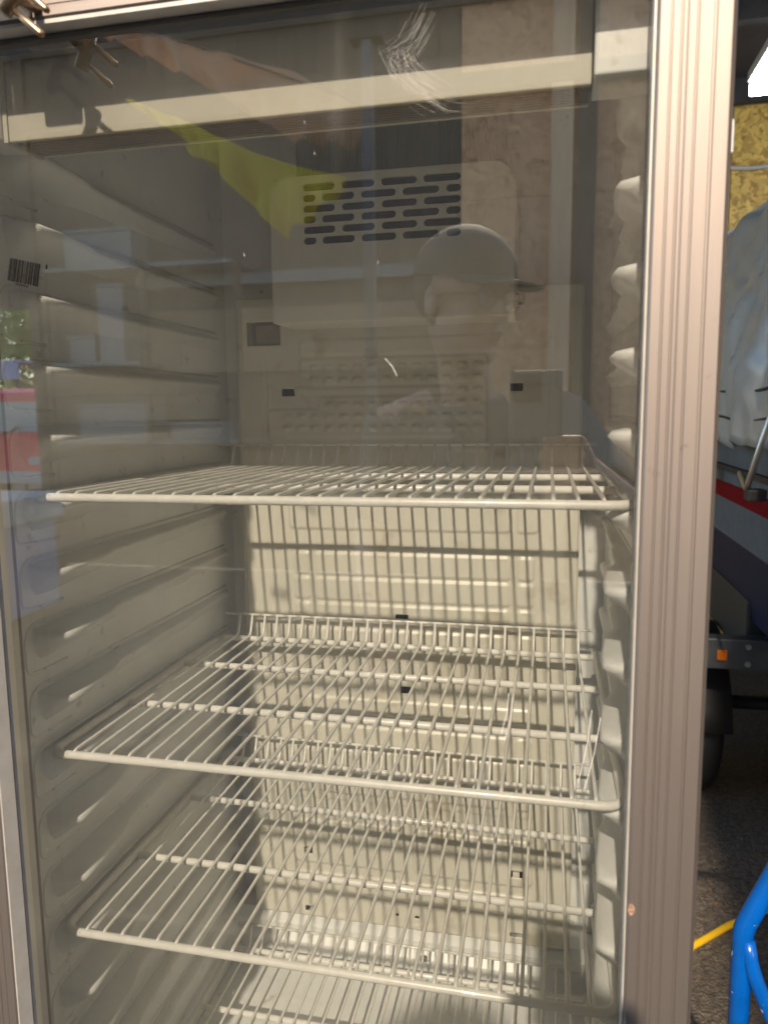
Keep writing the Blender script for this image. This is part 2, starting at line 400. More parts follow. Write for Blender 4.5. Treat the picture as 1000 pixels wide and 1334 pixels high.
# ---- embossed rear sheet, a height field with the real holes cut out
NX, NZ = 230, 460
px0, px1, pz0, pz1, PY = 0.0205, 0.4795, -0.676, 0.226, 0.41
xs = np.linspace(px0, px1, NX); zs = np.linspace(pz0, pz1, NZ)
X, Z = np.meshgrid(xs, zs); H = np.zeros_like(X)
def sdf(x0, x1, z0, z1, r):
    cx, cz, hx, hz = (x0+x1)/2, (z0+z1)/2, (x1-x0)/2-r, (z1-z0)/2-r
    dx, dz = np.abs(X-cx)-hx, np.abs(Z-cz)-hz
    return np.hypot(np.maximum(dx, 0), np.maximum(dz, 0)) + np.minimum(np.maximum(dx, dz), 0) - r
def sm(d, w): t = np.clip(0.5-d/(2*w), 0, 1); return t*t*(3-2*t)
def pillow(x0, x1, z0, z1, r=.006, h=.0028, w=.0022):
    global H; H = H + h*sm(sdf(x0, x1, z0, z1, r), w)
def field(boxes, h=.0032, w=.0022, r=.006):
    global H
    d = np.min([sdf(*b, r) for b in boxes], axis=0); H = H + h*sm(d, w)
def bump(x, z):
    global H
    H = H + 0.0058*np.exp(-(((X-x)/.0058)**4 + ((Z-z)/.0034)**4))
# top band
pillow(0.11, 0.385, 0.148, 0.168)
field([(0.125, 0.362, 0.108, 0.143), (0.055+.055, 0.362, 0.122, 0.143), (0.318, 0.362, 0.02, 0.14), (0.135, 0.362, 0.038, 0.092), (0.062, 0.362, 0.038, 0.076)])
cols = [0.350-0.0199*i for i in range(14)]
for x in cols[:12]:
    bump(x, .131); bump(x, .115)
for x in cols[:2]:
    for z in (.131, .115, .099, .083): bump(x, z)
for x in cols[:11]: bump(x, .083-.0)if False else bump(x, .0815)
for x in cols: bump(x, .066); bump(x, .051)
pillow(0.10, 0.312, 0.0975, 0.1055, .004, .0025)
field([(0.395, 0.455, -0.02, 0.104), (0.435, 0.4495, 0.09, 0.165)], .0016, .0016, .012)
# vertical crease lines left and right, then the ribbed fields repeated down the sheet
for xc in (0.056, 0.064, 0.434+.004):
    H = H + 0.0009*np.exp(-((X-xc)/.0014)**2)*sm(sdf(xc-.01, xc+.01, -0.64, 0.14, .002), .004)
def ribs(ztop, rows, hgt=.0305, step=.036):
    pillow(0.430-.350, 0.4335, ztop-rows*step-.006, ztop+.008, .012, .0012, .0015)
    for i in range(rows):
        z1 = ztop-i*step
        pillow(0.095, 0.117, z1-hgt, z1, .005); pillow(0.125, 0.394, z1-hgt, z1, .005); pillow(0.403, 0.4245, z1-hgt, z1, .005)
pillow(0.089, 0.394, -0.088, -0.030, .006); pillow(0.402, 0.430, -0.088, -0.030, .006)
ribs(-0.121, 4)
pillow(0.105, 0.425, -0.352, -0.331, .005)
ribs(-0.372, 3)
pillow(0.083, 0.250, -0.588, -0.521, .010); pillow(0.262, 0.428, -0.588, -0.521, .010)
pillow(0.083, 0.428, -0.632, -0.603, .008)
for a in (0.14, 0.26, 0.36): pillow(a, a+.03, -0.6755, -0.667, .002, .002)
holes = [(0.083, 0.100, 0.094, 0.104), (0.391, 0.408, 0.097, 0.107), (0.244, 0.2595, -0.3175, -0.3085), (0.239, 0.258, -0.2105, -0.2045),
         (0.099, 0.111, -0.574, -0.5635), (0.400, 0.415, -0.574, -0.5635), (0.097, 0.113, -0.6675, -0.6605), (0.400, 0.417, -0.6665, -0.6605),
         (0.035, 0.083, 0.163, 0.194), (0.394, 0.408, 0.205, 0.217), (0.235, 0.2395, -0.6575, -0.6535), (0.264, 0.2685, -0.658, -0.654)]
# a little oil-canning of the thin sheet
H = H + 0.0008*np.sin(X*17+1)*np.sin(Z*9)
verts = np.stack([X, PY-H, Z], -1).reshape(-1, 3)
ij = [(i, j) for j in range(NZ-1) for i in range(NX-1)]
faces = []
hm = np.zeros((NZ-1, NX-1), bool)
xc = (xs[:-1]+xs[1:])/2; zc = (zs[:-1]+zs[1:])/2
for a, b, c, d in holes:
    hm |= ((zc[:, None] > c) & (zc[:, None] < d) & (xc[None, :] > a) & (xc[None, :] < b))
for i, j in ij:
    if not hm[j, i]:
        k = j*NX+i; faces.append((k, k+1, k+NX+1, k+NX))
sheet = P(mesh_np('rear_sheet', verts.tolist(), faces, PANELM)); 
md = sheet.modifiers.new('thickness', 'SOLIDIFY'); md.thickness = 0.0012; md.offset = -1
# return flanges of the sheet
P(box('sheet_flange', 0.0190, 0.0203, PY-.0005, YB-.001, -0.677, 0.227, PANELM))
P(box('sheet_flange', 0.4797, 0.4810, PY-.0005, YB-.001, -0.677, 0.227, PANELM))
P(box('void_shade', 0.03, 0.47, 0.440, 0.4495, -0.672, 0.2, DARK))  # near-black sheet, painted-in shade behind the holes
def on_sheet(name, x0, x1, z0, z1, y0, y1, m): return P(box(name, x0, x1, y0, y1, z0, z1, m, bev=.0006, seg=1))
for (a, b, c, d) in (holes[4], holes[5], holes[9]):
    on_sheet('clip', a+.002, b-.0035, c+.002, d-.002, PY-.006, PY+.004, PANELM)
on_sheet('foam_strip', 0.045, 0.0825, 0.166, 0.191, PY+.008, PY+.013, LEDGE)
bm = bmesh.new(); cyl_into(bm, (0.272, 0.4245, -0.732), 'y', 0.0045, 0.004, 14)
P(link('drain_plug', finish(bm, 'drain_plug', True), None, LEDGE))

# ---- evaporator cover with slots
ex0, ex1, ez0, ez1, EY = 0.104, 0.397, 0.184, 0.353, 0.33
outer = [(ex0, ez0), (ex1, ez0)]
rr = 0.026
for k in range(9):
    a = k/8*math.pi/2; outer.append((ex1-rr+rr*math.cos(a), ez1-rr+rr*math.sin(a)))
for k in range(9):
    a = math.pi/2+k/8*math.pi/2; outer.append((ex0+rr+rr*math.cos(a), ez1-rr+rr*math.sin(a)))
vx0, vx1 = 0.1455, 0.3365; vw = vx1-vx0
hs = []
A_ = [(0, .21), (.253, .465), (.508, .732), (.772, 1)]; B_ = [(0, .084), (.122, .335), (.378, .60), (.64, .868), (.91, 1)]
for r_ in range(6):
    zc_ = 0.3405-r_*0.0124
    for a, b in (A_ if r_ % 2 == 0 else B_): hs.append(stadium(vx0+a*vw, vx0+b*vw, zc_, 0.0044))
cover = P(plate_with_holes('evaporator_cover', outer, hs, 0.003, COVERM, None, lambda c: Vector((c.x, EY+c.z, c.y))))
# rim of the cover going back to the wall
bm = bmesh.new(); inn = []
cx_, cz_ = (ex0+ex1)/2, (ez0+ez1)/2
A = [bm.verts.new((x, EY+.0012, z)) for x, z in outer]; B = [bm.verts.new((x, YB-.002, z)) for x, z in outer]
n = len(outer)
for i in range(n): bm.faces.new((A[i], A[(i+1) % n], B[(i+1) % n], B[i]))
rim = link('cover_rim', finish(bm, 'cover_rim'), cover, COVERM)
rim.modifiers.new('t', 'SOLIDIFY').thickness = -0.002
bk = box('slot_shade', ex0+.004, ex1-.004, EY+.022, EY+.026, ez0+.004, ez1-.004, DARK, cover)  # near-black sheet that paints the shade behind the slots
# finned coil above the cover
bm = bmesh.new()
for i in range(96):
    x = 0.13+i*0.0027
    box_into(bm, x, x+.0007, 0.352, 0.442, 0.362, 0.44)
fins = P(link('coil_fins', finish(bm, 'coil_fins'), None, FINS)); fins['kind'] = 'stuff'
for z in (0.375, 0.40, 0.425): P(tube('coil_pipe', [(0.12, 0.37, z), (0.40, 0.37, z)], 0.0045, FINS, n=10))

# ---- light fascia under the top of the opening
fy0, fy1, fz0 = -0.0245, 0.013, 0.2875
P(box('light_fascia', 0.0175, 0.4645, fy0, fy0+.004, fz0, ZC-.001, FASCIA, bev=.001, seg=2))
bm = bmesh.new()
box_into(bm, 0.0180, 0.4640, fy0+.0042, fy1, fz0+.003, fz0+.006)
for i in range(7):
    y = fy0+.007+i*0.0043
    box_into(bm, 0.0185, 0.4635, y, y+.0022, fz0+.0012, fz0+.0031)
P(link('ribbed_diffuser', finish(bm, 'ribbed_diffuser'), None, LEDGE))
P(box('fascia_back', 0.018, 0.464, fy1, fy1+.004, fz0+.0005, ZC-.001, FASCIA, bev=.001))
P(box('fascia_end', 0.0135, 0.0173, fy0-.001, fy1+.005, fz0-.0005, ZC-.001, FASCIA))
P(box('fascia_block', 0.4655, 0.5115, -0.0345, 0.010, 0.289, ZC-.002, LINER, bev=.0015))
P(box('fascia_block', -0.0115, 0.0130, -0.030, 0.010, 0.289, ZC-.002, LINER, bev=.0015))

# ---- the door
def frame_profile(w, depth, grooves):
    """(u, d): u across 0..w from the inner edge, d depth (0 = front)"""
    pts = [(0, depth), (0, 0.0015), (0.0015, 0)]
    for a, b, dd in grooves:
        pts += [(a*w, 0), (a*w+.0005, dd), (b*w-.0005, dd), (b*w, 0)]
    pts += [(w-.003, 0), (w, .003), (w, depth)]
    return pts
GR = [(.16, .20, .0006), (.29, .33, .0007), (.37, .40, .0004), (.49, .53, .0006), (.70, .75, .0008)]
YF, YG = -0.0745, -0.0600
x_in0, x_in1, z_in1, z_in0 = 0.004, 0.4995, 0.3475, -0.80
FW, FDp = 0.0445, 0.042
doorP = box('door', x_in0-.0335, x_in1+.0335, YF+FDp+.0008, YF+FDp+.0018, z_in1+.003, z_in1+.035, GASKET)   # magnetic strip carrier behind the top rail
P(doorP); doorP.name = 'door'
def D(o): o.parent = doorP; o.location = (0, 0, 0); return o
doff = FB
prof = [(x_in1+u, YF+d) for u, d in frame_profile(FW, FDp, GR)]
st1 = D(prism('stile', prof, 'z', z_in0-FW+.0005, z_in1+FW, ALU))
prof = [(x_in0-.003-u, YF+d) for u, d in frame_profile(FW, FDp, GR)]
st2 = D(prism('stile', prof, 'z', z_in0-FW+.0005, z_in1+FW, ALU))
prof = [(YF+d, z_in1+u) for u, d in frame_profile(FW, FDp, GR)]
D(prism('rail', prof, 'x', x_in0+.0003, x_in1-.0003, ALUH))
prof = [(YF+d, z_in0-u) for u, d in frame_profile(FW, FDp, GR)]
D(prism('rail', prof, 'x', x_in0+.0003, x_in1-.0003, ALUH))
# inner bezel lip: matte grey reveal set just proud of the frame's inside
D(prism('bezel', [(x_in0-.0028, YF+.0008), (x_in0-.0015, YF+.0008), (x_in0+.0010, YG-.0004), (x_in0-.0028, YG-.0004)], 'z', z_in0, z_in1-.0031, LIP))
D(box('bezel', x_in1-.0016, x_in1-.0003, YF+.0040, YG-.0004, z_in0, z_in1-.0031, LIP))
D(box('bezel', x_in0+.0003, x_in1-.0003, YF+.0012, YG-.0004, z_in1-.0030, z_in1-.0003, LIP))
# glazing
def pane(name, y, m):
    return D(box(name, x_in0-.004, x_in1+.004, y, y+.0001, z_in0-.004, z_in1+.004, m))
def sheet_pane(name, y, m):
    v = [(x_in0-.004, y, z_in0-.004), (x_in1+.004, y, z_in0-.004), (x_in1+.004, y, z_in1+.004), (x_in0-.004, y, z_in1+.004)]
    return D(mesh_np(name, v, [(0, 1, 2, 3)], m, smooth=False))
p1 = sheet_pane('glass_pane', YG, GLASS); p2 = sheet_pane('glass_pane', YG+.016, GLASS2)
for (a, b) in ((x_in0+.0002, x_in0+.0034), (x_in1-.0018, x_in1+.003)):
    D(box('spacer_bar', a, b, YG+.001, YG+.0152, z_in0, z_in1-.004, SPACER))
D(box('spacer_bar', x_in0+.0075, x_in1-.0025, YG+.001, YG+.0152, z_in1-.0062, z_in1-.0005, GASKET))
D(box('spacer_edge', x_in0+.0035, x_in0+.0040, YG+.001, YG+.0150, z_in0, z_in1-.0065, SPACER2))
# rear gasket of the door
D(box('gasket', x_in0-.020, x_in0-.006, YG+.018, -0.0345, z_in0, z_in1+.02, LIP))
D(box('gasket', x_in1+.001, x_in1+.015, YG+.018, -0.0345, z_in0, z_in1+.02, LIP))
D(box('gasket', x_in0-.005, x_in1+.0005, YG+.018, -0.0345, z_in1+.004, z_in1+.018, GASKET))
D(box('hinge_cap', x_in1+FW+.0002, x_in1+FW+.003, YF+.012, YF+.03, 0.225, 0.245, CABIN, bev=.0008, seg=1))
# chip in the paint of the right stile
NICK = mat('worn_nick', (0.28, 0.17, 0.11), 0.8, bump=1.0, bscale=300, var=0.5, vscale=300)
bm = bmesh.new(); 
ring = [bm.verts.new((x_in1+.0022+.0030*(0.6+.5*random.random())*math.cos(a), YF-.0003, -0.272+.0055*(0.6+.5*random.random())*math.sin(a))) for a in [i/11*2*math.pi for i in range(11)]]
bm.faces.new(ring); r2 = bmesh.ops.extrude_face_region(bm, geom=bm.faces[:])
for v in [q for q in r2['geom'] if isinstance(q, bmesh.types.BMVert)]: v.co.y += .0008
D(link('paint_chip', finish(bm, 'paint_chip'), None, NICK))
# barcode on the glass, tilted
bm = bmesh.new(); rnd = random.Random(3); u = 0.0
while u < 0.0265:
    w = rnd.choice((.0005, .0005, .0009, .0013)); box_into(bm, u, u+w, -.0002, 0, -.0085+rnd.uniform(0, .0002), .0085)
    u += w+rnd.choice((.0005, .0007, .0010))
u = .007
while u < .018:
    box_into(bm, u, u+.0008, -.0002, 0, -.0103, -.0092); u += .0013
bar = D(link('barcode', finish(bm, 'barcode'), None, BLACK)); bar.location = (0.0365, YG-.0004, 0.1825); bar.rotation_euler = (0, R_(13), 0); bar['kind'] = 'stuff'
bm = bmesh.new(); box_into(bm, 0, .0012, -.0002, 0, -.0016, .0016)
q = D(link('print_mark', finish(bm, 'print_mark'), None, BLACK)); q.location = (0.0685, YG-.0004, 0.1825)

# scratches and dried wipe marks on the outer face
SCR = mat('scratch', (0.60, 0.57, 0.52), .6)
bm = bmesh.new(); rs_ = random.Random(5)
def scr(pts, r): tube_into(bm, [(x, YG-.0003, z) for x, z in pts], r, 4)
SCRL = [((.416, -.128), (.411, -.158)), ((.419, -.131), (.4135, -.163)), ((.473, -.136), (.465, -.190)), ((.479, -.141), (.469, -.196)), ((.329, .108), (.337, .096))]
for a, b_ in SCRL: scr([a, ((a[0]+b_[0])/2+.0012, (a[1]+b_[1])/2), b_], .00018)
base = [(.358, .3215), (.351, .309), (.339, .303), (.343, .292), (.357, .279), (.371, .271), (.380, .270)]
for k in range(90):
    o_ = (rs_.gauss(0, .006), rs_.gauss(0, .005)); i0 = rs_.randrange(0, 5); i1 = i0+rs_.randrange(2, 4)
    pts = [Vector((x+o_[0], 0, z+o_[1])) for x, z in base[i0:i1]]
    pp = rounded_path(pts, .02, 4); scr([(p.x, p.z) for p in pp], rs_.uniform(.000015, .00004))
for k in range(34):
    x, z = rs_.uniform(.02, .49), rs_.uniform(-.48, .33); a = rs_.uniform(-.5, .5)+1.57; L_ = rs_.uniform(.0004, .0025)
    scr([(x, z), (x+L_*math.cos(a), z+L_*math.sin(a))], rs_.uniform(.00007, .00015))
o = D(link('scratches', finish(bm, 'scratches'), None, SCR)); o['kind'] = 'stuff'

# bronze two-pronged latch on the top rail
hk = empty('door_hook', (0.088, YF, 0.352), 'bronze two-pronged metal hook fixed at the top left corner of the glass door', 'hook')
HB = Vector((0.088, YF, 0.352))
def K(o): o.parent = hk; o.location = -HB; return o
K(box('mounting_plate', 0.048, 0.081, YF-.020, YF-.0004, 0.3485, 0.385, CABIN, bev=.002))
K(tube('pivot', [(0.0800, YF-.028, 0.3385), (0.0925, YF-.024, 0.3600)], 0.0052, BRONZE, n=14))
K(tube('stem', [(0.086, YF-.001, 0.3535), (0.086, YF-.026, 0.3500)], 0.0035, BRONZE, n=12))
def prong(a, b):
    a, b = Vector(a), Vector(b)
    return K(tube('prong', [a, a.lerp(b, .5), a.lerp(b, .93), b], [.0020, .0025, .0025, .0017], BRONZE, n=14))
prong((0.0845, YF-.026, 0.3420), (0.1070, YF-.026, 0.3225))
prong((0.0930, YF-.026, 0.3540), (0.1120, YF-.026, 0.3370))

# ------------------------------------------------------------------ wire shelves
def shelf_meshes():
    W, T = 0.5, 0.0040
    bm = bmesh.new()
    pts = rounded_path([(-0.0060, 0.384, 0), (-0.0060, 0.0022, 0), (W+.0035, 0.0022, 0), (W+.0035, 0.384, 0)], 0.019, 8)
    tube_into(bm, pts, T, 10); f = finish(bm, 'frame', True)
    def bar(y):
        bm = bmesh.new(); x0, x1 = -0.0040, W+.0010
        tube_into(bm, [(x0, y, -.002), (x0+.0015, y, -.002), (x1-.0015, y, -.002), (x1, y, -.002)], [T*.75, T, T, T*.75], 10)
        return finish(bm, 'crossbar', True)
    bars = [bar(y) for y in (0.1324, 0.2638, 0.3779)]
    bm = bmesh.new()
    pts = [(0, 0.0022, .0022), (0, .006, .0038)] + rounded_path([(0, .012, .0040), (0, 0.3800, 0.0020), (0, 0.3905, 0.0290)], .008, 5)[0:]
    tube_into(bm, pts, 0.00178, 7); rod = finish(bm, 'rod', True)
    bm = bmesh.new(); tube_into(bm, [(-0.0045, .3915, .0290), (W-.0005, .3915, .0290)], 0.0019, 8); rail = finish(bm, 'upstand_rail', True)
    for me in [f, rod, rail]+bars: me.materials.append(WIRE)
    return f, bars, rod, rail
SM = shelf_meshes()
def shelf(z, label, dx=0.0, tilt=(0, 0)):
    t = empty('wire_shelf', (dx, 0, z), label, 'shelf', 'wire shelves inside the fridge')
    t.rotation_euler = (tilt[0], tilt[1], 0)
    link('frame', SM[0], t)
    for b in SM[1]: link('crossbar', b, t)
    link('upstand_rail', SM[3], t)
    for i in range(26):
        o = link('rod', SM[2], t); o.location.x = 0.25+(i-12.5)*0.01855 + random.uniform(-.0003, .0003)
    return t
shelf(0.000, 'topmost white wire shelf, seen nearly edge on below the slotted cover')
shelf(-0.2391, 'second white wire shelf from the top, with the widest gap above it')
shelf(-0.4182, 'third white wire shelf from the top, just above the lowest one', 0, (-.004, .003))
shelf(-0.7190, 'lowest white wire shelf, resting right above the fridge floor')

# ------------------------------------------------------------------ boat on trailer behind, right
TARP = mat('grey_tarpaulin', (0.30, 0.31, 0.315), 0.30, bump=0.3, bscale=24, coat=0.1)
HULLG = mat('grey_gelcoat', (0.11, 0.12, 0.13), 0.6, var=0.2, spec=.15); RED = mat('red_stripe', (0.15, 0.002, 0.008), 0.65, spec=.05)
NAVY = mat('navy_gelcoat', (0.008, 0.013, 0.035), 0.5, spec=.15); BLK = mat('black_rubber', (0.012, 0.012, 0.013), 0.6, bump=0.5, bscale=60)
GALV = mat('galvanised_steel', (0.10, 0.11, 0.12), 0.45, metal=0.7, var=0.3, vscale=12)
ORANGE = mat('orange_reflector', (0.42, 0.10, 0.005), 0.25); HOOKM = mat('steel_hook', (0.5, 0.48, 0.44), 0.3, metal=0.9)
by0, by1, bx = 0.95, 3.75, 1.78          # stern at by0, centre line x=bx
boat = empty('boat', (bx, 2.3, -0.66), 'grey and navy boat with a thin red stripe, on a trailer under grey tarpaulin', 'boat')
BB = Vector((bx, 2.3, -0.66))
def hw(y):                                # half width at y
    t = (y-by0)/(by1-by0); return 0.80*(1-max(0, (t-.70)/.30)**2.2*0.92)
def band(name, zt, ot, zb, ob, m, n=40):
    """strip of hull between two levels, both sides and the transom"""
    v, f = [], []
    ys = [by0+(by1-by0)*i/n for i in range(n+1)]
    path = [(bx-hw(y), y, -1) for y in ys[::-1]] + [(bx+hw(y), y, 1) for y in ys]
    for x, y, s in path:
        k = abs(x-bx)/0.80
        v += [(x+s*ot*k, y, zt), (x+s*ob*k, y, zb)]
    for i in range(len(path)-1): f.append((2*i, 2*i+1, 2*i+3, 2*i+2))
    o = mesh_np(name, v, f, m); o.parent = boat; o.location = -BB; return o
band('gunwale', 0.0, 0.0, -0.10, 0.0, HULLG)
band('rub_rail', -0.10, 0.012, -0.118, 0.012, BLK)
band('topside', -0.118, 0.0, -0.155, 0.0, HULLG)
band('stripe', -0.155, 0.003, -0.205, 0.001, RED)
band('topside', -0.205, -0.0, -0.33, -0.02, HULLG)
band('hull_bottom', -0.33, -0.02, -0.565, -0.07, NAVY)
band('keel', -0.565, -0.07, -0.592, -0.80, NAVY)
# tarpaulin over the boat: heavy folds
def tarp():
    nu, nv = 150, 170
    v, f = [], []
    for j in range(nv+1):
        y = by0-0.05+(by1-by0+0.10)*j/nv
        w = hw(min(max(y, by0), by1))+0.03
        t = j/nv; ridge = 0.90 - 0.22*max(0, t-.75)/.25 + 0.03*math.sin(t*9)
        for i in range(nu+1):
            s = -1+2*i/nu; a = abs(s)
            # cross-section: steep skirt then sloping top
            if a > 0.62:
                q = (a-.62)/.38; x = w*(1-0.06*(1-q)); z = 0.58*(1-q)+(-0.05)*q
            else:
                q = a/.62; x = w*0.94*q; z = ridge-(ridge-0.58)*q**1.6
            x = bx+math.copysign(x, s)
            p = Vector((x*1.3, y*1.3, z*1.6))
            fold = noise.ridged_multi_fractal(Vector((p.x*1.1, p.y*1.5+p.z*1.4, p.z*1.1)), 0.9, 2.1, 4, 1.0, 2.0)*0.032
            fold += 0.02*noise.noise(Vector((x*2, y*9+z*5, 3.1))) + 0.010*noise.noise(Vector((x*9, y*6-z*14, 8.0)))
            z += fold*0.9; x += math.copysign(fold*1.1, s)
            if a > .97: z += 0.02*noise.noise(Vector((0, y*7, 5)))
            v.append((x, y, z))
    for j in range(nv):
        for i in range(nu):
            k = j*(nu+1)+i; f.append((k, k+1, k+nu+2, k+nu+1))
    # hanging end flap at the stern
    o = mesh_np('tarpaulin', v, f, TARP)
    tag(o, 'crumpled silver grey tarpaulin draped over the boat', 'tarpaulin')
    return o
tp = tarp()
tp.modifiers.new('t', 'SOLIDIFY').thickness = 0.003
bx0 = bx-0.80
# seams of the tarpaulin and elastic hooks holding it
for z, dz in ((0.045, .02), (0.115, .015)):
    pts = [(bx-hw(y)-.050-.012, y, z+dz*noise.noise(Vector((y*3, z, 0)))) for y in np.linspace(1.0, 3.0, 40)]
    s_o = tube('seam', pts, 0.0035, BLK, tp, n=6)
def hook_at(y, lab):
    h = empty('tarp_hook', (bx0-.06, y, 0.08), lab, 'hook', 'elastic hooks along the tarpaulin edge'); B = Vector((bx0-.06, y, 0.08))
    e = link('eyelet', None, None) if False else None
    bm = bmesh.new(); ring = [(bx0-.058, y+.020*math.cos(a), 0.085+.020*math.sin(a)) for a in [k/14*2*math.pi for k in range(14)]]
    tube_into(bm, ring, 0.006, 8, closed=True); q = link('eyelet', finish(bm, 'eyelet', True), h, HOOKM); q.location = -B
    q = tube('cord', rounded_path([(bx0-.064, y+.005, 0.075), (bx0-.072, y+.16, -0.115), (bx0-.066, y+.19, -0.125), (bx0-.066, y+.26, -0.09)], .02, 5), 0.0075, HOOKM, h, n=10); q.location = -B
    q = box('clip', bx0-.072, bx0-.03, y+.145, y+.195, -0.150, -0.122, BLK, h, bev=.004); q.location = -B
hook_at(1.80, 'steel hook and cord clipping the tarpaulin to the boat above the red stripe')
hook_at(1.20, 'cord hook nearest the stern on the tarpaulin edge')
hook_at(2.45, 'cord hook nearest the bow on the tarpaulin edge')
# trailer
tr = empty('boat_trailer', (bx, 2.3, FZ), 'galvanised boat trailer with black tyres and an orange side reflector', 'trailer')
TB = Vector((bx, 2.3, FZ))
def T(o): o.parent = tr; o.location = -TB; return o
for x in (1.35, 2.16): T(box('side_beam', x, x+.05, 1.78, 3.6, -0.785, -0.690, GALV, bev=.004))
T(box('cross_beam', 0.86, 2.70, 1.72, 1.775, -0.692, -0.600, GALV, bev=.004))
T(box('cross_beam', 1.401, 2.159, 2.50, 2.56, -0.77, -0.69, GALV, bev=.004))
for x_ in (1.03, 2.40): T(box('bunk', x_, x_+.12, 1.80, 3.72, -.689, -.50, BLK, bev=.01))
T(box('drawbar', 1.745, 1.815, 3.0, 4.0, -0.86, -0.79, GALV, bev=.004))
T(tube('axle', [(0.90, 2.15, -0.95), (2.66, 2.15, -0.95)], 0.025, GALV))
T(box('reflector', 0.935, 0.962, 1.708, 1.7195, -0.662, -0.632, ORANGE, bev=.003))
for x_, z_ in ((1.02, -0.62), (1.02, -0.672), (1.10, -0.645), (1.3, -0.645), (1.6, -0.645)):
    bm = bmesh.new(); cyl_into(bm, (x_, 1.717, z_), 'y', .008, .008, 10); T(link('bolt', finish(bm, 'bolt'), None, HOOKM))
def wheel(x):
    bm = bmesh.new(); R0, w = 0.275, 0.085
    prof = [(-w, .16), (-w*1.05, .20), (-w, .245), (-w*.75, .270), (-w*.3, R0), (w*.3, R0), (w*.75, .270), (w, .245), (w*1.05, .20), (w, .16)]
    N = 48; rings = []
    for k in range(N):
        a = 2*math.pi*k/N; ex = .004 if k % 2 else 0
        rings.append([bm.verts.new((x+px_, 2.15+(r+(ex if r > .25 else 0))*math.cos(a), -0.975+(r+(ex if r > .25 else 0))*math.sin(a))) for px_, r in prof])
    for k in range(N):
        A, B = rings[k], rings[(k+1) % N]
        for i in range(len(prof)-1): bm.faces.new((A[i], A[i+1], B[i+1], B[i]))
    wo = T(link('tyre', finish(bm, 'tyre', True), None, BLK))
    bm = bmesh.new(); cyl_into(bm, (x, 2.15, -0.975), 'x', .165, .10, 32); cyl_into(bm, (x, 2.15, -0.975), 'x', .05, .16, 20)
    q = link('rim', finish(bm, 'rim'), wo, GALV)
wheel(0.925); wheel(2.64-.01)
# mudguard
v = []; f = []
for k in range(13):
    a = R_(10+k*160/12)
    for x in (0.825, 1.018): v.append((x, 2.15+0.325*math.cos(a), -0.975+0.325*math.sin(a)-.02))
for k in range(12): f.append((2*k, 2*k+1, 2*k+3, 2*k+2))
mg = T(mesh_np('mudguard', v, f, BLK)); mg.modifiers.new('t', 'SOLIDIFY').thickness = .004

# wall cable, ceiling lamp
CORD = mat('pale_cable', (0.50, 0.50, 0.45), 0.5)
pts = [(1.20+i*.09, 4.028, 1.425-.045*math.sin(i*.5)-.006*i+.012*noise.noise(Vector((i*.9, 0, 0)))) for i in range(16)]
o = tube('wall_cable', pts, 0.011, CORD); tag(o, 'pale grey cable strung loosely across the yellow board wall', 'cable')
lamp = empty('ceiling_light', (1.62, 2.75, 1.66), 'glaring blue white light fitting under the dark garage ceiling', 'light')
LB = Vector((1.62, 2.75, 1.66))
EM = bpy.data.materials.new('lamp_glow'); EM.use_nodes = True
b = EM.node_tree.nodes['Principled BSDF']; b.inputs['Emission Color'].default_value = (0.72, 0.88, 1.0, 1); b.inputs['Emission Strength'].default_value = 12
q = box('diffuser', 1.155, 2.2, 2.35, 2.66, 1.235, 1.290, EM, lamp, bev=.008); q.location = -LB
q = box('housing', 1.15, 2.215, 2.335, 2.675, 1.291, 1.33, CABIN, lamp, bev=.004); q.location = -LB
for x in (1.35, 2.0):
    q = tube('hanger', [(x, 2.46, 1.33), (x, 2.46, 1.779)], .004, HOOKM, lamp); q.location = -LB

# blue sack truck and yellow lead
BLUE = mat('blue_enamel', (0.0, 0.065, 0.30), 0.22, coat=0.5, var=0.15, vscale=30)
specks(BLUE, (0.30, 0.36, 0.42), 55, 0.70, 0.74)
YEL = mat('yellow_flex', (0.45, 0.27, 0.01), 0.45)
st = empty('sack_truck', (0.86, 0.36, FZ), 'bright blue tubular steel sack truck standing beside the fridge', 'sack truck')
SB = Vector((0.86, 0.36, FZ))
def S(o): o.parent = st; o.location = -SB; return o
S(tube('upright', rounded_path([(0.676, 0.30, FZ+.06), (0.673, 0.30, -0.56), (0.673, 0.30, -0.535), (0.742, 0.315, -0.385), (0.80, 0.33, -0.30), (0.98, 0.33, -0.30), (1.06, 0.32, -0.42), (1.075, 0.30, -0.56), (1.072, 0.30, FZ+.06)], .05, 8), 0.0118, BLUE, n=18))
S(tube('brace', rounded_path([(0.677, 0.296, -0.545), (0.683, 0.290, -0.58), (0.717, 0.285, -0.66), (0.80, 0.27, -0.80), (0.93, 0.27, -0.80), (1.05, 0.285, -0.66), (1.066, 0.296, -0.545)], .05, 8), 0.0088, BLUE, n=16))
for z in (-0.95, -1.10): S(tube('crossbar', [(0.668, 0.30, z), (1.072, 0.30, z)], 0.011, BLUE, n=12))
S(box('toe_plate', 0.665, 1.075, 0.05, 0.30, FZ+.004, FZ+.012, BLUE, bev=.002))
for x in (0.62, 1.12):
    bm = bmesh.new(); cyl_into(bm, (x, 0.40, FZ+.10), 'x', .10, .045, 28); S(link('wheel', finish(bm, 'wheel'), None, BLK))
S(tube('axle', [(0.60, 0.40, FZ+.10), (1.14, 0.40, FZ+.10)], .009, GALV))
pts = [(0.60, 0.80, FZ+.009), (0.70, 1.08, FZ+.009), (0.805, 1.231, FZ+.009), (0.91, 1.33, FZ+.009), (1.03, 1.42, FZ+.009), (1.3, 1.55, FZ+.009), (1.7, 1.50, FZ+.009), (2.3, 1.7, FZ+.009)]
sp_ = []
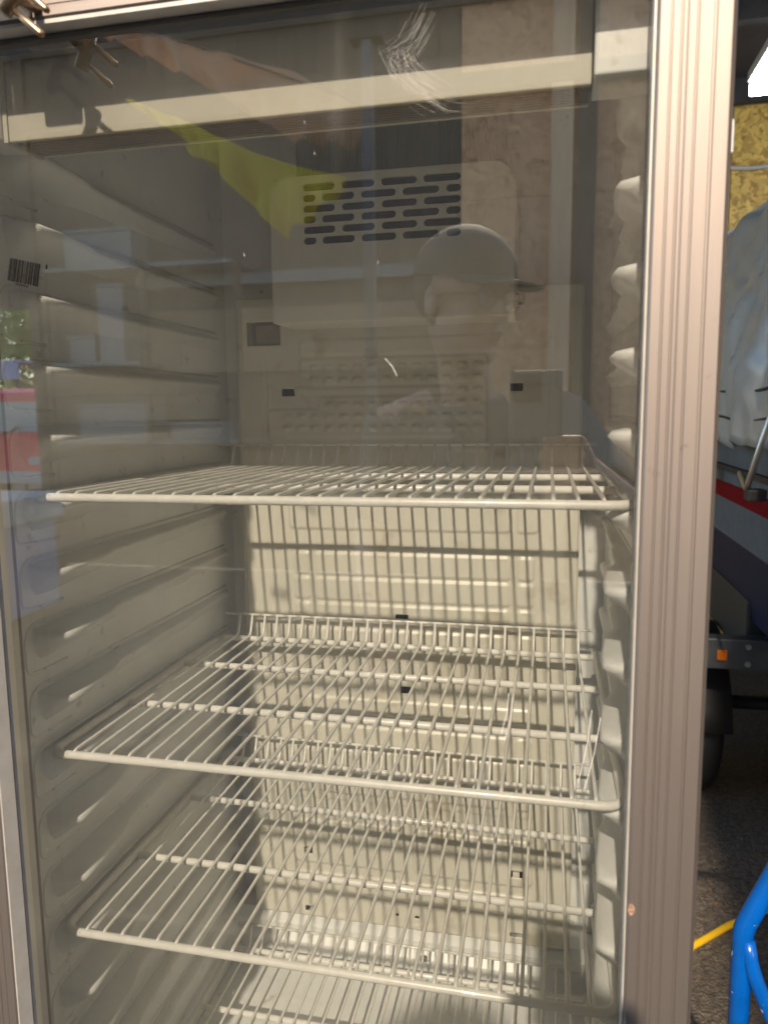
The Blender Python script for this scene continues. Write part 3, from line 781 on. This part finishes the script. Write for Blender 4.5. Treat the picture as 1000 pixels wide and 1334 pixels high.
for a, b2 in zip(pts, pts[1:]):
    for k in range(5): sp_.append(Vector(a).lerp(Vector(b2), k/5))
o = tube('extension_lead', sp_, 0.0088, YEL, n=10); tag(o, 'thin yellow extension lead lying across the dark concrete floor', 'cable')
# crumbs and leaves on the floor
LEAF = mat('dry_leaf', (0.16, 0.09, 0.04), 0.8, var=0.4)
v, f = [], []
for i in range(500):
    x, y = random.uniform(0.62, 2.4), random.uniform(0.5, 3.9); s = random.uniform(.004, .013); a = random.uniform(0, 6.28)
    c0 = len(v)
    for k in range(4):
        b2 = a+k*math.pi/2; r = s*(1 if k % 2 else .5); v.append((x+r*math.cos(b2), y+r*math.sin(b2), FZ+.003+random.uniform(0, .005)))
    f.append((c0, c0+1, c0+2, c0+3))
o = mesh_np('floor_litter', v, f, LEAF, smooth=False); tag(o, 'scattered dry crumbs and leaf bits on the garage floor', 'litter', kind='stuff')
#PART2
# ------------------------------------------------------------------ the yard behind the photographer (seen as reflections in the glass)
SHEDD = mat('dark_boarding', (0.13, 0.095, 0.07), 0.7, var=0.4, vscale=12, stretch=(1, 1, .15), bump=.3, bscale=30)
PALE = mat('pale_painted_wood', (0.25, 0.255, 0.255), 0.5, var=0.2, vscale=20)
PEACH = mat('planed_pine', (0.90, 0.58, 0.34), 0.55, var=0.25, vscale=22, stretch=(1, 1, .12))
WHITE = mat('white_plastic', (0.55, 0.57, 0.60), 0.4, var=0.1)
CARD = mat('cardboard', (0.42, 0.29, 0.17), 0.8, var=0.2, vscale=10)
SY = -5.5
shed = empty('shed', (-1.0, SY, FZ), 'open fronted OSB lined shed across the yard, mirrored in the glass', 'shed')
HB2 = Vector((-1.0, SY, FZ))
def H2(o): o.parent = shed; o.location = -HB2; return o
# right half lined with OSB boards, left half dark boards, wide doorway at the far left
bw = 0.78
for i in range(5):
    for j, (z0, z1) in enumerate(((FZ, 0.30), (0.303, 1.65), (1.653, 3.05), (3.053, 4.4), (4.403, 5.7))):
        x = -0.235+i*(bw+.003)+(0 if i else 0)
        if j > 2 and i < 1: continue
        if j > 2 and i == 1: x += .03  # upper rows are unseen, added to keep sun off the garage floor
        H2(box('board', x, x+bw, SY, SY+.018, z0, z1, OSB, bev=.001, seg=1))
for i in range(23):
    x = -3.90+i*0.159
    H2(box('plank', x, x+.155, SY+random.uniform(0, .006), SY+.022, FZ, 3.5, SHEDD))
for i in range(13):
    x = -6.0+i*0.159
    H2(box('plank', x, x+.155, SY+random.uniform(0, .006), SY+.022, 1.0, 3.5, SHEDD))
H2(box('light_gap_sheet', -3.9, 3.68, SY-.03, SY-.012, FZ, 3.05, SHEDD))  # added to stop light leaking through gaps between the boards
H2(box('fascia_board', -6.0, 0.56, SY+.024, SY+.05, 3.02, 3.5, SHEDD))
H2(box('lining_panel', -2.86, -0.24, SY+.03, SY+.045, 0.42, 0.93, CARD))
H2(box('stud', 0.42, 0.575, SY+.02, SY+.10, FZ, 3.04, PEACH))
H2(box('stud', 0.61, 0.74, SY+.02, SY+.10, FZ, 3.04, SHEDD))
H2(box('stud', -3.99, -3.905, SY-.02, SY+.06, FZ, 3.04, SHEDD))
H2(box('sun_block_backing', 0.58, 3.68, SY-.03, SY-.012, 3.06, 5.7, SHEDD))  # backs the unseen upper boards added to block the sun
H2(box('rail', -2.9, -0.25, SY+.11, SY+.16, 1.10, 1.19, PALE))
H2(box('rail', -3.9, 3.6, SY+.05, SY+.12, 2.40, 2.52, SHEDD))
H2(box('shelf_board', -3.6, -1.9, SY+.05, SY+.42, -.16, -.13, PALE))
H2(box('shelf_board', -3.6, -1.9, SY+.05, SY+.42, 1.22, 1.25, PALE))
for x in (-3.6, -2.72, -1.93): H2(box('shelf_upright', x, x+.04, SY+.38, SY+.42, FZ, 1.3, SHEDD))
def crate(x0, x1, y0, z0, h, m, lab, cat='box'):
    c = empty('storage_box', ((x0+x1)/2, y0+.13, z0), lab, cat, 'boxes on the shed shelf'); B = Vector(((x0+x1)/2, y0+.13, z0))
    a = box('body', x0+.01, x1-.01, y0, y0+.26, z0+.001, z0+h-.03, m, c, bev=.01); a.location = -B
    b = box('lid', x0, x1, y0-.01, y0+.27, z0+h-.029, z0+h, m, c, bev=.006); b.location = -B
crate(-3.42, -2.80, SY+.1, 1.25, .30, PALE, 'wide pale blue box on the upper shed shelf, mirrored at upper left')
crate(-3.15, -2.90, SY+.1, .50, .62, PALE, 'tall narrow pale box below the upper shed shelf')
crate(-3.42, -3.17, SY+.1, .50, .22, PALE, 'low pale box beside the tall narrow one on the shed shelf')
crate(-3.38, -2.70, SY+.1, -.13, .30, PALE, 'pale box standing on the lower shed shelf')
crate(-2.55, -2.0, SY+.1, -.13, .14, PALE, 'flat pale box at the right end of the lower shed shelf')
H2(box('shelf_board', -3.6, -2.75, SY+.05, SY+.42, .47, .50, PALE))
H2(box('shed_roof', -6.1, 0.55, SY-1.6, SY-.04, 3.06, 3.12, SHEDD))
H2(box('shed_roof', 0.57, 3.75, SY-1.6, SY+.03, 5.71, 5.77, SHEDD))  # tops the unseen upper boards, added with them for shade
# two posts with a line between and cloths hung on it
pole = []
for x, z1, lab in ((-2.5, 2.35, 'dark square post holding the high end of the cloth line'), (-0.335, 1.62, 'thin pale post holding the low end of the cloth line')):
    y = -2.85
    p = empty('post', (x, y, FZ), lab, 'post'); B = Vector((x, y, FZ))
    a = box('shaft', x-.022 if x > -1 else x-.06, x+.022 if x > -1 else x+.06, y-.03, y+.03, FZ-.02, z1, PALE if x > -1 else SHEDD, p, bev=.004); a.location = -B
    a = box('cap', x-.07, x+.07, y-.04, y+.04, z1+.0005, z1+.02, SHEDD, p); a.location = -B
HIVIS = mat('hi_vis_yellow', (0.95, 0.80, 0.03), 0.6, bump=.3, bscale=20); ORG = mat('orange_dust_sheet', (0.92, 0.58, 0.35), 0.6, bump=.3, bscale=20, var=.2)
for m_ in (HIVIS, ORG):
    n_ = m_.node_tree; p_ = n_.nodes['Principled BSDF']; t_ = n_.nodes.new('ShaderNodeBsdfTranslucent'); x_ = n_.nodes.new('ShaderNodeMixShader'); x_.inputs[0].default_value = .35
    t_.inputs[0].default_value = (0.75, 0.64, 0.03, 1) if m_ is HIVIS else (0.60, 0.42, 0.28, 1)
    n_.links.new(p_.outputs[0], x_.inputs[1]); n_.links.new(t_.outputs[0], x_.inputs[2]); n_.links.new(x_.outputs[0], n_.nodes['Material Output'].inputs[0])
def cloth(name, top, bot, y, m, lab, cat, amp=.05, n=90, k=26):
    v, f = [], []
    def at(path, t):
        t *= len(path)-1; i = min(int(t), len(path)-2); u = t-i
        return ((1-u)*path[i][0]+u*path[i+1][0], (1-u)*path[i][1]+u*path[i+1][1])
    for i in range(n+1):
        a, b2 = at(top, i/n), at(bot, i/n)
        for j in range(k+1):
            w = j/k; x = (1-w)*a[0]+w*b2[0]; z = (1-w)*a[1]+w*b2[1]
            d = amp*w*math.sin(i*.55+2*noise.noise(Vector((x*3, z*3, 0))))+amp*1.3*noise.noise(Vector((x*5, z*4, 2)))
            v.append((x, y+d, z))
    for i in range(n):
        for j in range(k):
            q = i*(k+1)+j; f.append((q, q+1, q+k+2, q+k+1))
    o = mesh_np(name, v, f, m); o.modifiers.new('t', 'SOLIDIFY').thickness = .002
    tag(o, lab, cat); return o
cloth('hi_vis_jacket', [(-1.41, 1.47), (-1.16, 1.365), (-.84, 1.20), (-.41, 1.06)], [(-1.41, 1.45), (-1.14, 1.27), (-1.0, 1.12), (-.70, .83), (-.43, 1.03)], -2.80, HIVIS, 'hi-vis yellow jacket slung from the line, mirrored over the slotted vent', 'jacket')
cloth('yellow_rag', [(-1.15, 1.25), (-1.05, 1.24), (-.98, 1.17)], [(-1.12, 1.20), (-1.07, 1.19), (-.98, 1.15)], -2.78, HIVIS, 'small torn yellow rag left of the hi-vis jacket', 'rag', .01, 20, 8)
cloth('dust_sheet', [(-1.71, 1.89), (-1.45, 1.83), (-1.18, 1.73), (-.68, 1.56), (-.35, 1.37)], [(-1.71, 1.86), (-1.42, 1.72), (-1.06, 1.52), (-.69, 1.28), (-.42, 1.22)], -2.92, ORG, 'orange brown dust sheet bunched along the line above the yellow jacket', 'dust sheet', .045)
ROPE = mat('rope', (.2, .17, .13), .8)
o = tube('cloth_line', [(-2.5, -2.88, 2.2), (-1.71, -2.90, 1.895), (-1.18, -2.91, 1.735), (-.335, -2.88, 1.38)], .006, ROPE, n=6); tag(o, 'thin rope sloping between two posts with cloths hung on it', 'rope')
# storage tub with a pale lid near the doorway
tb = empty('storage_tub', (-3.5, -3.8, FZ), 'large blue plastic tub with a pale lid, mirrored at the left edge', 'tub'); B = Vector((-3.5, -3.8, FZ))
BLT = mat('blue_plastic', (0.30, 0.48, 0.85), .35, var=.1); LID = mat('pale_lid', (0.90, 0.96, 0.97), .3, var=.1)
a = box('body', -4.05, -2.93, -4.15, -3.53, FZ, -.63, BLT, tb, bev=.03, seg=3); a.location = -B
a = box('lid', -4.10, -2.88, -4.2, -3.48, -.629, -.45, LID, tb, bev=.03, seg=3); a.location = -B
# hedge, trees, van
LEAFM = bpy.data.materials.new('foliage'); LEAFM.use_nodes = True
nt = LEAFM.node_tree; b = nt.nodes['Principled BSDF']
oi = nt.nodes.new('ShaderNodeTexNoise'); oi.inputs['Scale'].default_value = 2.0; gc = nt.nodes.new('ShaderNodeNewGeometry'); nt.links.new(gc.outputs['Position'], oi.inputs['Vector'])
cr = nt.nodes.new('ShaderNodeValToRGB'); cr.color_ramp.elements[0].position = .35; cr.color_ramp.elements[1].position = .65
cr.color_ramp.elements[0].color = (.14, .28, .03, 1); cr.color_ramp.elements[1].color = (.42, .64, .10, 1)
nt.links.new(oi.outputs['Fac'], cr.inputs[0]); nt.links.new(cr.outputs[0], b.inputs['Base Color']); b.inputs['Roughness'].default_value = .5
tlc = nt.nodes.new('ShaderNodeBsdfTranslucent'); nt.links.new(cr.outputs[0], tlc.inputs[0])
ms = nt.nodes.new('ShaderNodeMixShader'); ms.inputs[0].default_value = .45
nt.links.new(b.outputs[0], ms.inputs[1]); nt.links.new(tlc.outputs[0], ms.inputs[2]); nt.links.new(ms.outputs[0], nt.nodes['Material Output'].inputs[0])
BARK = mat('bark', (.10, .075, .05), .9, bump=.6, bscale=15, var=.4)
def tree(x, y, h, r, lab, nleaf=2600, seed=0):
    rg = random.Random(seed); t = empty('tree', (x, y, FZ), lab, 'tree', 'trees beyond the yard')
    bm = bmesh.new(); tube_into(bm, [(0, 0, -.1), (.05, 0, h*.3), (.0, .08, h*.6), (.1, 0, h*.9)], [.13, .10, .07, .02], 9)
    limbs = []
    for i in range(7):
        a = rg.uniform(0, 6.28); z0 = h*rg.uniform(.3, .65); L = r*rg.uniform(.5, .9)
        e = Vector((L*math.cos(a), L*math.sin(a), z0+L*.6)); tube_into(bm, [(0.03, 0.02, z0), e*.5+Vector((0, 0, z0*.5)), e], [.05, .035, .012], 6); limbs.append(e)
    link('trunk', finish(bm, 'trunk', True), t, BARK)
    v, f = [], []
    cl = [(rg.uniform(-r, r)*.8, rg.uniform(-r, r)*.8, h*rg.uniform(.35, 1.0), r*rg.uniform(.25, .5)) for _ in range(26)]
    for i in range(nleaf):
        c = cl[rg.randrange(len(cl))]; d = Vector((rg.gauss(0, 1), rg.gauss(0, 1), rg.gauss(0, 1))).normalized()*c[3]*rg.uniform(.5, 1.05)
        p = Vector(c[:3])+d; s = rg.uniform(.04, .09); n1 = Vector((rg.gauss(0, 1), rg.gauss(0, 1), rg.gauss(0, 1))).normalized(); n2 = n1.orthogonal().normalized()
        k = len(v); v += [p+n1*s, p+n2*s*.5, p-n1*s, p-n2*s*.5]; f.append((k, k+1, k+2, k+3))
    o = mesh_np('crown', [tuple(q) for q in v], f, LEAFM, smooth=False); o.parent = t
    return t
tree(-9.9, -13.5, 4.6, 1.5, 'bright green tree framed in the doorway at the left edge of the glass', 11000, 1)
tree(-12.6, -15.0, 5.5, 2.0, 'broad green tree left of the framed one beyond the yard', 3600, 2)
tree(-7.0, -17.0, 5.0, 2.0, 'rounded green tree hidden behind the dark shed wall', 3000, 3)
tree(-16.5, -11.0, 6.0, 2.2, 'tallest green tree, farthest out on the left of the yard', 3000, 4)
v, f = [], []; rg = random.Random(9)
for i in range(16000):
    x = rg.uniform(-30, 24); z = FZ+rg.uniform(0, 1)**.8*(2.3+.4*noise.noise(Vector((x*.5, 0, 0)))); y = -22+rg.gauss(0, .35)
    s = rg.uniform(.08, .16); n1 = Vector((rg.gauss(0, 1), rg.gauss(0, 1), rg.gauss(0, 1))).normalized(); n2 = n1.orthogonal().normalized(); p = Vector((x, y, z))
    k = len(v); v += [tuple(p+n1*s), tuple(p+n2*s), tuple(p-n1*s), tuple(p-n2*s)]; f.append((k, k+1, k+2, k+3))
o = mesh_np('hedge', v, f, LEAFM, smooth=False); tag(o, 'long green hedge closing off the far side of the yard', 'hedge', kind='stuff')
# blue and white awning
aw = empty('awning', (-9.6, -11.6, FZ), 'blue and white striped awning on posts beyond the red van', 'awning'); B = Vector((-9.6, -11.6, FZ))
for i in range(12):
    x0 = -12.2+i*.3
    a = box('canvas_strip', x0, x0+.298, -12.2, -11.2, 1.02 if True else 0, 1.05, BLT if i % 2 else WHITE, aw); a.location = -B
    a = box('valance', x0, x0+.298, -11.198, -11.19, .72, 1.05, BLT if i % 2 else WHITE, aw); a.location = -B
for x in (-12.1, -8.7):
    a = tube('pole', [(x, -11.3, FZ), (x, -11.3, 1.02)], .03, GALV, aw); a.location = -B
# red van
VANR = mat('van_red', (0.95, 0.03, 0.10), .25, coat=.8); VW = mat('van_glass', (.45, .55, .60), .08, spec=.9)
vx, vy = -8.02, -10.0
van = empty('parked_van', (vx, vy-2, FZ), 'red van parked rear end on, mirrored at the left edge of the glass', 'van'); B = Vector((vx, vy-2, FZ))
def V(o): o.parent = van; o.location = -B; return o
def van_ring(y, w, zb, zs, zt, wt):
    return [(vx-w, y, zb), (vx-w*1.02, y, (zb+zs)/2), (vx-w, y, zs), (vx-wt, y, zt-.06), (vx-wt*.9, y, zt), (vx+wt*.9, y, zt), (vx+wt, y, zt-.06), (vx+w, y, zs), (vx+w*1.02, y, (zb+zs)/2), (vx+w, y, zb)]
rings = [van_ring(vy-4.1, .70, FZ+.35, FZ+.75, FZ+.80, .60), van_ring(vy-3.9, .82, FZ+.28, FZ+.85, FZ+.95, .72), van_ring(vy-3.0, .88, FZ+.26, FZ+1.0, FZ+1.10, .80),
         van_ring(vy-2.3, .90, FZ+.26, FZ+1.0, FZ+1.70, .70), van_ring(vy-1.2, .90, FZ+.26, FZ+1.0, FZ+1.80, .72), van_ring(vy-.15, .90, FZ+.28, FZ+1.0, FZ+1.76, .72), van_ring(vy, .86, FZ+.34, FZ+1.0, FZ+1.68, .68)]
bm = bmesh.new(); rr_ = [[bm.verts.new(p) for p in r] for r in rings]; n = 10
for A, Bq in zip(rr_, rr_[1:]):
    for k in range(n): bm.faces.new((A[k], A[(k+1) % n], Bq[(k+1) % n], Bq[k]))
bm.faces.new(rr_[0]); bm.faces.new(rr_[-1][::-1])
vb = V(link('body', finish(bm, 'body'), None, VANR)); md = vb.modifiers.new('b', 'BEVEL'); md.width = .04; md.segments = 3
V(box('rear_window', vx-.64, vx+.64, vy+.001, vy+.012, FZ+1.08, FZ+1.55, VW, bev=.005))
for s in (-1, 1):
    V(box('side_window', vx+s*.80-.012, vx+s*.80+.012, vy-1.9, vy-.35, FZ+1.10, FZ+1.5, VW))
    V(box('tail_light', vx+s*.79-.06, vx+s*.79+.06, vy+.001, vy+.03, FZ+.72, FZ+1.02, RED, bev=.006))
V(box('bumper', vx-.90, vx+.90, vy-.05, vy+.12, FZ+.26, FZ+.46, WHITE, bev=.03, seg=3))
V(box('number_plate', vx+.42, vx+.70, vy+.002, vy+.022, FZ+.56, FZ+.68, WHITE, bev=.004))
V(tube('rear_wiper', [(vx-.1, vy+.03, FZ+1.02), (vx+.3, vy+.03, FZ+1.15)], .012, BLK))
for x in (vx-.80, vx+.80):
    for y in (vy-.75, vy-3.2):
        bm = bmesh.new(); cyl_into(bm, (x, y, FZ+.31), 'x', .31, .2, 28); w_ = V(link('wheel', finish(bm, 'wheel'), None, BLK))
        bm = bmesh.new(); cyl_into(bm, (x, y, FZ+.31), 'x', .19, .215, 20); q = link('rim', finish(bm, 'rim'), w_, GALV)

# ------------------------------------------------------------------ the photographer
SKIN = mat('skin', (0.62, 0.42, 0.33), .5, var=.12, vscale=30); SHIRT = mat('grey_shirt', (0.20, 0.21, 0.21), .8, bump=.4, bscale=20, var=.2)
TROU = mat('dark_trousers', (0.04, 0.045, 0.06), .85, bump=.3, bscale=30); CAPM = mat('dark_cap', (0.12, 0.115, 0.115), .75, bump=.3, bscale=120)
HAIRM = mat('dark_hair', (0.05, 0.035, 0.025), .6, bump=.6, bscale=250); PHONE = mat('phone_shell', (0.16, 0.19, 0.25), .3, var=.05)
hc = Vector((0.250, -1.25, 0.310)); HS = 1.14; hf = Vector((.77, .62, -.12)).normalized(); hl = Vector((-.63, .77, .02)); hu = hf.cross(hl); hu.normalize(); hl = hu.cross(hf)
person = empty('person', (0.28, -1.43, FZ), 'person in a dark cap and glasses holding up a phone, dimly mirrored in the glass', 'person'); PBs = Vector((0.28, -1.43, FZ))
hf_, hl_v, hu_ = hf.copy(), hl.copy(), hu.copy()
hf = hf*HS; hl = hl*HS; hu = hu*HS
def HP(a, b_, c): return hc+hf*a+hl*b_+hu*c
def ell(bm, c, ax, n=14):
    g = bmesh.ops.create_icosphere(bm, subdivisions=3, radius=1.0)
    for v_ in g['verts']: v_.co = Vector(c)+ax[0]*v_.co.x+ax[1]*v_.co.y+ax[2]*v_.co.z
def remesh(o, vs, sm_=6):
    m1 = o.modifiers.new('r', 'REMESH'); m1.mode = 'VOXEL'; m1.voxel_size = vs; m1.use_smooth_shade = True
    m2 = o.modifiers.new('s', 'SMOOTH'); m2.factor = .5; m2.iterations = sm_
J = dict(neck=(0.240, -1.30, 0.205), nb=(0.250, -1.37, 0.10), chest=(0.275, -1.41, -0.09), waist=(0.28, -1.43, -.32), pel=(0.28, -1.43, -.44),
         sl=(0.065, -1.40, 0.05), sr=(0.46, -1.39, 0.05), el=(0.00, -1.36, -.24), wl=(0.06, -1.18, -.42), er=(0.585, -1.08, -.12), wr=(0.548, -0.745, -.065),
         hl_=(0.19, -1.43, -.47), hr=(0.37, -1.43, -.47), kl=(0.17, -1.39, -.85), kr=(0.40, -1.39, -.85), al=(0.16, -1.43, -1.18), ar=(0.41, -1.43, -1.18))
J = {k: Vector(p) for k, p in J.items()}
bm = bmesh.new()
ell(bm, HP(-.005, 0, .035), [hf*.098, hl*.077, hu*.090]); ell(bm, HP(.022, 0, -.035), [hf*.070, hl*.062, hu*.085]); ell(bm, HP(.06, 0, -.095), [hf*.028, hl*.032, hu*.022])
ell(bm, HP(.098, 0, -.022), [hf*.022, hl*.014, hu*.012]); tube_into(bm, [HP(.088, 0, .02), HP(.104, 0, -.018)], [.008, .013], 10)
ell(bm, HP(.088, 0, -.055), [hf*.012, hl*.024, hu*.006]); ell(bm, HP(.085, 0, -.066), [hf*.012, hl*.021, hu*.006])
for s in (-1, 1):
    ell(bm, HP(-.005, s*.080, -.005), [hf*.018, hl*.007, hu*.031]); ell(bm, HP(.060, s*.036, -.03), [hf*.022, hl*.022, hu*.022]); ell(bm, HP(.080, s*.032, .026), [hf*.016, hl*.024, hu*.006])
tube_into(bm, [HP(-.03, 0, -.03), J['neck'], J['nb'], J['chest']], [.058, .056, .066, .10], 16)
tube_into(bm, [J['nb'], J['chest'], J['waist'], J['pel']], [.07, .125, .12, .13], 18)
tube_into(bm, [J['sl'], J['chest'], J['sr']], [.06, .10, .06], 14)
for a, b_, c in (('sl', 'el', 'wl'), ('sr', 'er', 'wr')): tube_into(bm, [J['nb'].lerp(J[a], .5), J[a], J[a].lerp(J[b_], .5), J[b_], J[b_].lerp(J[c], .35), J[c]], [.055, .055, .047, .040, .038, .027], 14)
for a, b_, c in (('hl_', 'kl', 'al'), ('hr', 'kr', 'ar')): tube_into(bm, [J['pel'], J[a], J[b_], J[b_].lerp(J[c], .3), J[c]], [.10, .088, .058, .056, .038], 14)
# right hand round the phone's right edge, left hand relaxed
palm = Vector((0.478, -0.610, -0.012))
tube_into(bm, [J['wr'], J['wr'].lerp(palm, .5), palm+Vector((.0, -.0, -.0)), palm+Vector((-.004, .006, .035))], [.027, .030, .032, .022], 12)
for i, (dz, L) in enumerate(((.038, .9), (.017, 1.0), (-.004, .95), (-.024, .78))):
    p0 = palm+Vector((.006, .006, dz)); tube_into(bm, [p0, p0+Vector((-.004, .028, .004)), p0+Vector((-.030*L, .038, .005)), p0+Vector((-.058*L, .0365, .004))], [.0105, .0098, .0088, .0072], 10)
tube_into(bm, [palm+Vector((.008, -.012, -.02)), palm+Vector((-.004, -.030, .012)), palm+Vector((-.030, -.022+.004, .040)), palm+Vector((-.048, -.0, .052)) + Vector((0, .0, 0))-Vector((0, .012, 0))], [.015, .012, .0105, .008], 10)
lh = J['wl']; d = (J['wl']-J['el']).normalized(); side = Vector((.85, .2, .1)).normalized()
tube_into(bm, [lh, lh+d*.04, lh+d*.085], [.026, .032, .028], 12)
for i in range(4):
    p0 = lh+d*.08+side*(-.024+i*.016); q1 = p0+d*.032; q2 = q1+d*.022+Vector((0, 0, -.014)); q3 = q2+d*.008+Vector((0, 0, -.02)); tube_into(bm, [p0, q1, q2, q3], [.010, .009, .0082, .0068], 9)
tube_into(bm, [lh+d*.03+side*.02, lh+d*.055+side*.045, lh+d*.085+side*.052], [.013, .011, .008], 9)
me = finish(bm, 'body', True); me.materials.append(SKIN)
body = link('body', me, person); body.location = -PBs; remesh(body, .0045, 4)
def PP(o): o.parent = person; o.location = -PBs; return o
bm = bmesh.new()
tube_into(bm, [J['nb']+Vector((0, 0, .0)), J['chest'], J['waist'], J['pel']-Vector((0, 0, .06))], [.086, .150, .146, .155], 20)
tube_into(bm, [J['sl']+Vector((0, 0, -.01)), J['chest']+Vector((0, 0, .02)), J['sr']+Vector((0, 0, -.01))], [.080, .125, .080], 16)
for a, b_ in (('sl', 'el'), ('sr', 'er')): tube_into(bm, [J[a], J[a].lerp(J[b_], .45), J[a].lerp(J[b_], .86)], [.078, .068, .062], 14)
o = PP(link('shirt', finish(bm, 'shirt', True), None, SHIRT)); remesh(o, .009, 4)
bm = bmesh.new()
tube_into(bm, [J['waist']+Vector((0, 0, -.06)), J['pel'], J['pel']-Vector((0, 0, .08))], [.135, .15, .14], 18)
for a, b_, c in (('hl_', 'kl', 'al'), ('hr', 'kr', 'ar')): tube_into(bm, [J[a], J[b_], J[c]+Vector((0, 0, .02))], [.112, .080, .068], 14)
o = PP(link('trousers', finish(bm, 'trousers', True), None, TROU)); remesh(o, .010, 4)
for k, lab in (('al', 0), ('ar', 1)):
    bm = bmesh.new(); p = J[k]; ell(bm, p+Vector((0, .07, -.03)), [Vector((.048, 0, 0)), Vector((0, .14, 0)), Vector((0, 0, .042))]); ell(bm, p+Vector((0, 0, -.01)), [Vector((.05, 0, 0)), Vector((0, .06, 0)), Vector((0, 0, .06))])
    for v_ in bm.verts: v_.co.z = max(v_.co.z, FZ+.001)
    o = PP(link('shoe', finish(bm, 'shoe', True), None, BLK))
bm = bmesh.new(); ell(bm, HP(-.026, 0, .026), [hf*.090, hl*.079, hu*.080])
for v_ in list(bm.verts):
    q = v_.co-hc
    if q.dot(hf_) > .055 and q.dot(hu_) < .05: v_.co -= hf*.03
o = PP(link('hair', finish(bm, 'hair', True), None, HAIRM))
bm = bmesh.new(); ell(bm, HP(-.004, 0, .045), [hf*.112, hl*.092, hu*.100])
geom = bmesh.ops.bisect_plane(bm, geom=bm.verts[:]+bm.edges[:]+bm.faces[:], plane_co=HP(0, 0, .042), plane_no=(hu+hf*.05), clear_inner=True)
capo = PP(link('cap', finish(bm, 'cap', True), None, CAPM)); capo.modifiers.new('t', 'SOLIDIFY').thickness = .003
v, f = [], []
for i in range(17):
    a = -1.25+2.5*i/16
    for r0 in (0, 1):
        u_ = .095*math.cos(a)+ (.085*math.cos(a)**.5 if r0 else 0); w_ = .088*math.sin(a)*(1.0 if r0 else 1.0)
        v.append(tuple(HP(u_, w_, .048-.20*(w_*w_)*6*.4-(.016 if r0 else 0))))
for i in range(16): f.append((2*i, 2*i+1, 2*i+3, 2*i+2))
br = mesh_np('brim', v, f, CAPM, capo); br.modifiers.new('t', 'SOLIDIFY').thickness = .003
bm = bmesh.new()
for s in (-1, 1):
    ring = [HP(.098-abs(s)*.004, s*.033+.025*math.cos(t_), .006+.019*math.sin(t_)) for t_ in [k/20*2*math.pi for k in range(20)]]
    tube_into(bm, ring, .0018, 6, closed=True); tube_into(bm, [HP(.094, s*.058, .010), HP(.06, s*.078, .010), HP(-.01, s*.086, .006)], .0018, 6)
tube_into(bm, [HP(.096, -.009, .008), HP(.102, 0, .010), HP(.096, .009, .008)], .0018, 6)
PP(link('glasses', finish(bm, 'glasses', True), None, BRONZE))
bm = bmesh.new()
for s in (-1, 1):
    g = bmesh.ops.create_uvsphere(bm, u_segments=12, v_segments=8, radius=.0115)
    for v_ in g['verts']: v_.co += HP(.076, s*.032, .006)
PP(link('eyes', finish(bm, 'eyes', True), None, WHITE))
ph = empty('phone', (0.422, -0.588, 0.047), 'blue grey phone held upright in the hand of the person with the cap', 'phone'); B = Vector((0.422, -0.588, 0.047))
a = box('phone_case', .387, .4575, -.5925, -.5842, -.030, .125, PHONE, ph, bev=.0035, seg=3); a.location = -B
a = box('camera_island', .392, .430, -.5841, -.5826, .082, .120, BLACK, ph, bev=.0007, seg=1); a.location = -B
for z in (.092, .110):
    bm = bmesh.new(); cyl_into(bm, (.402, -.5820, z), 'y', .0065, .0012, 20); q = link('lens', finish(bm, 'lens'), ph, GASKET); q.location = -B
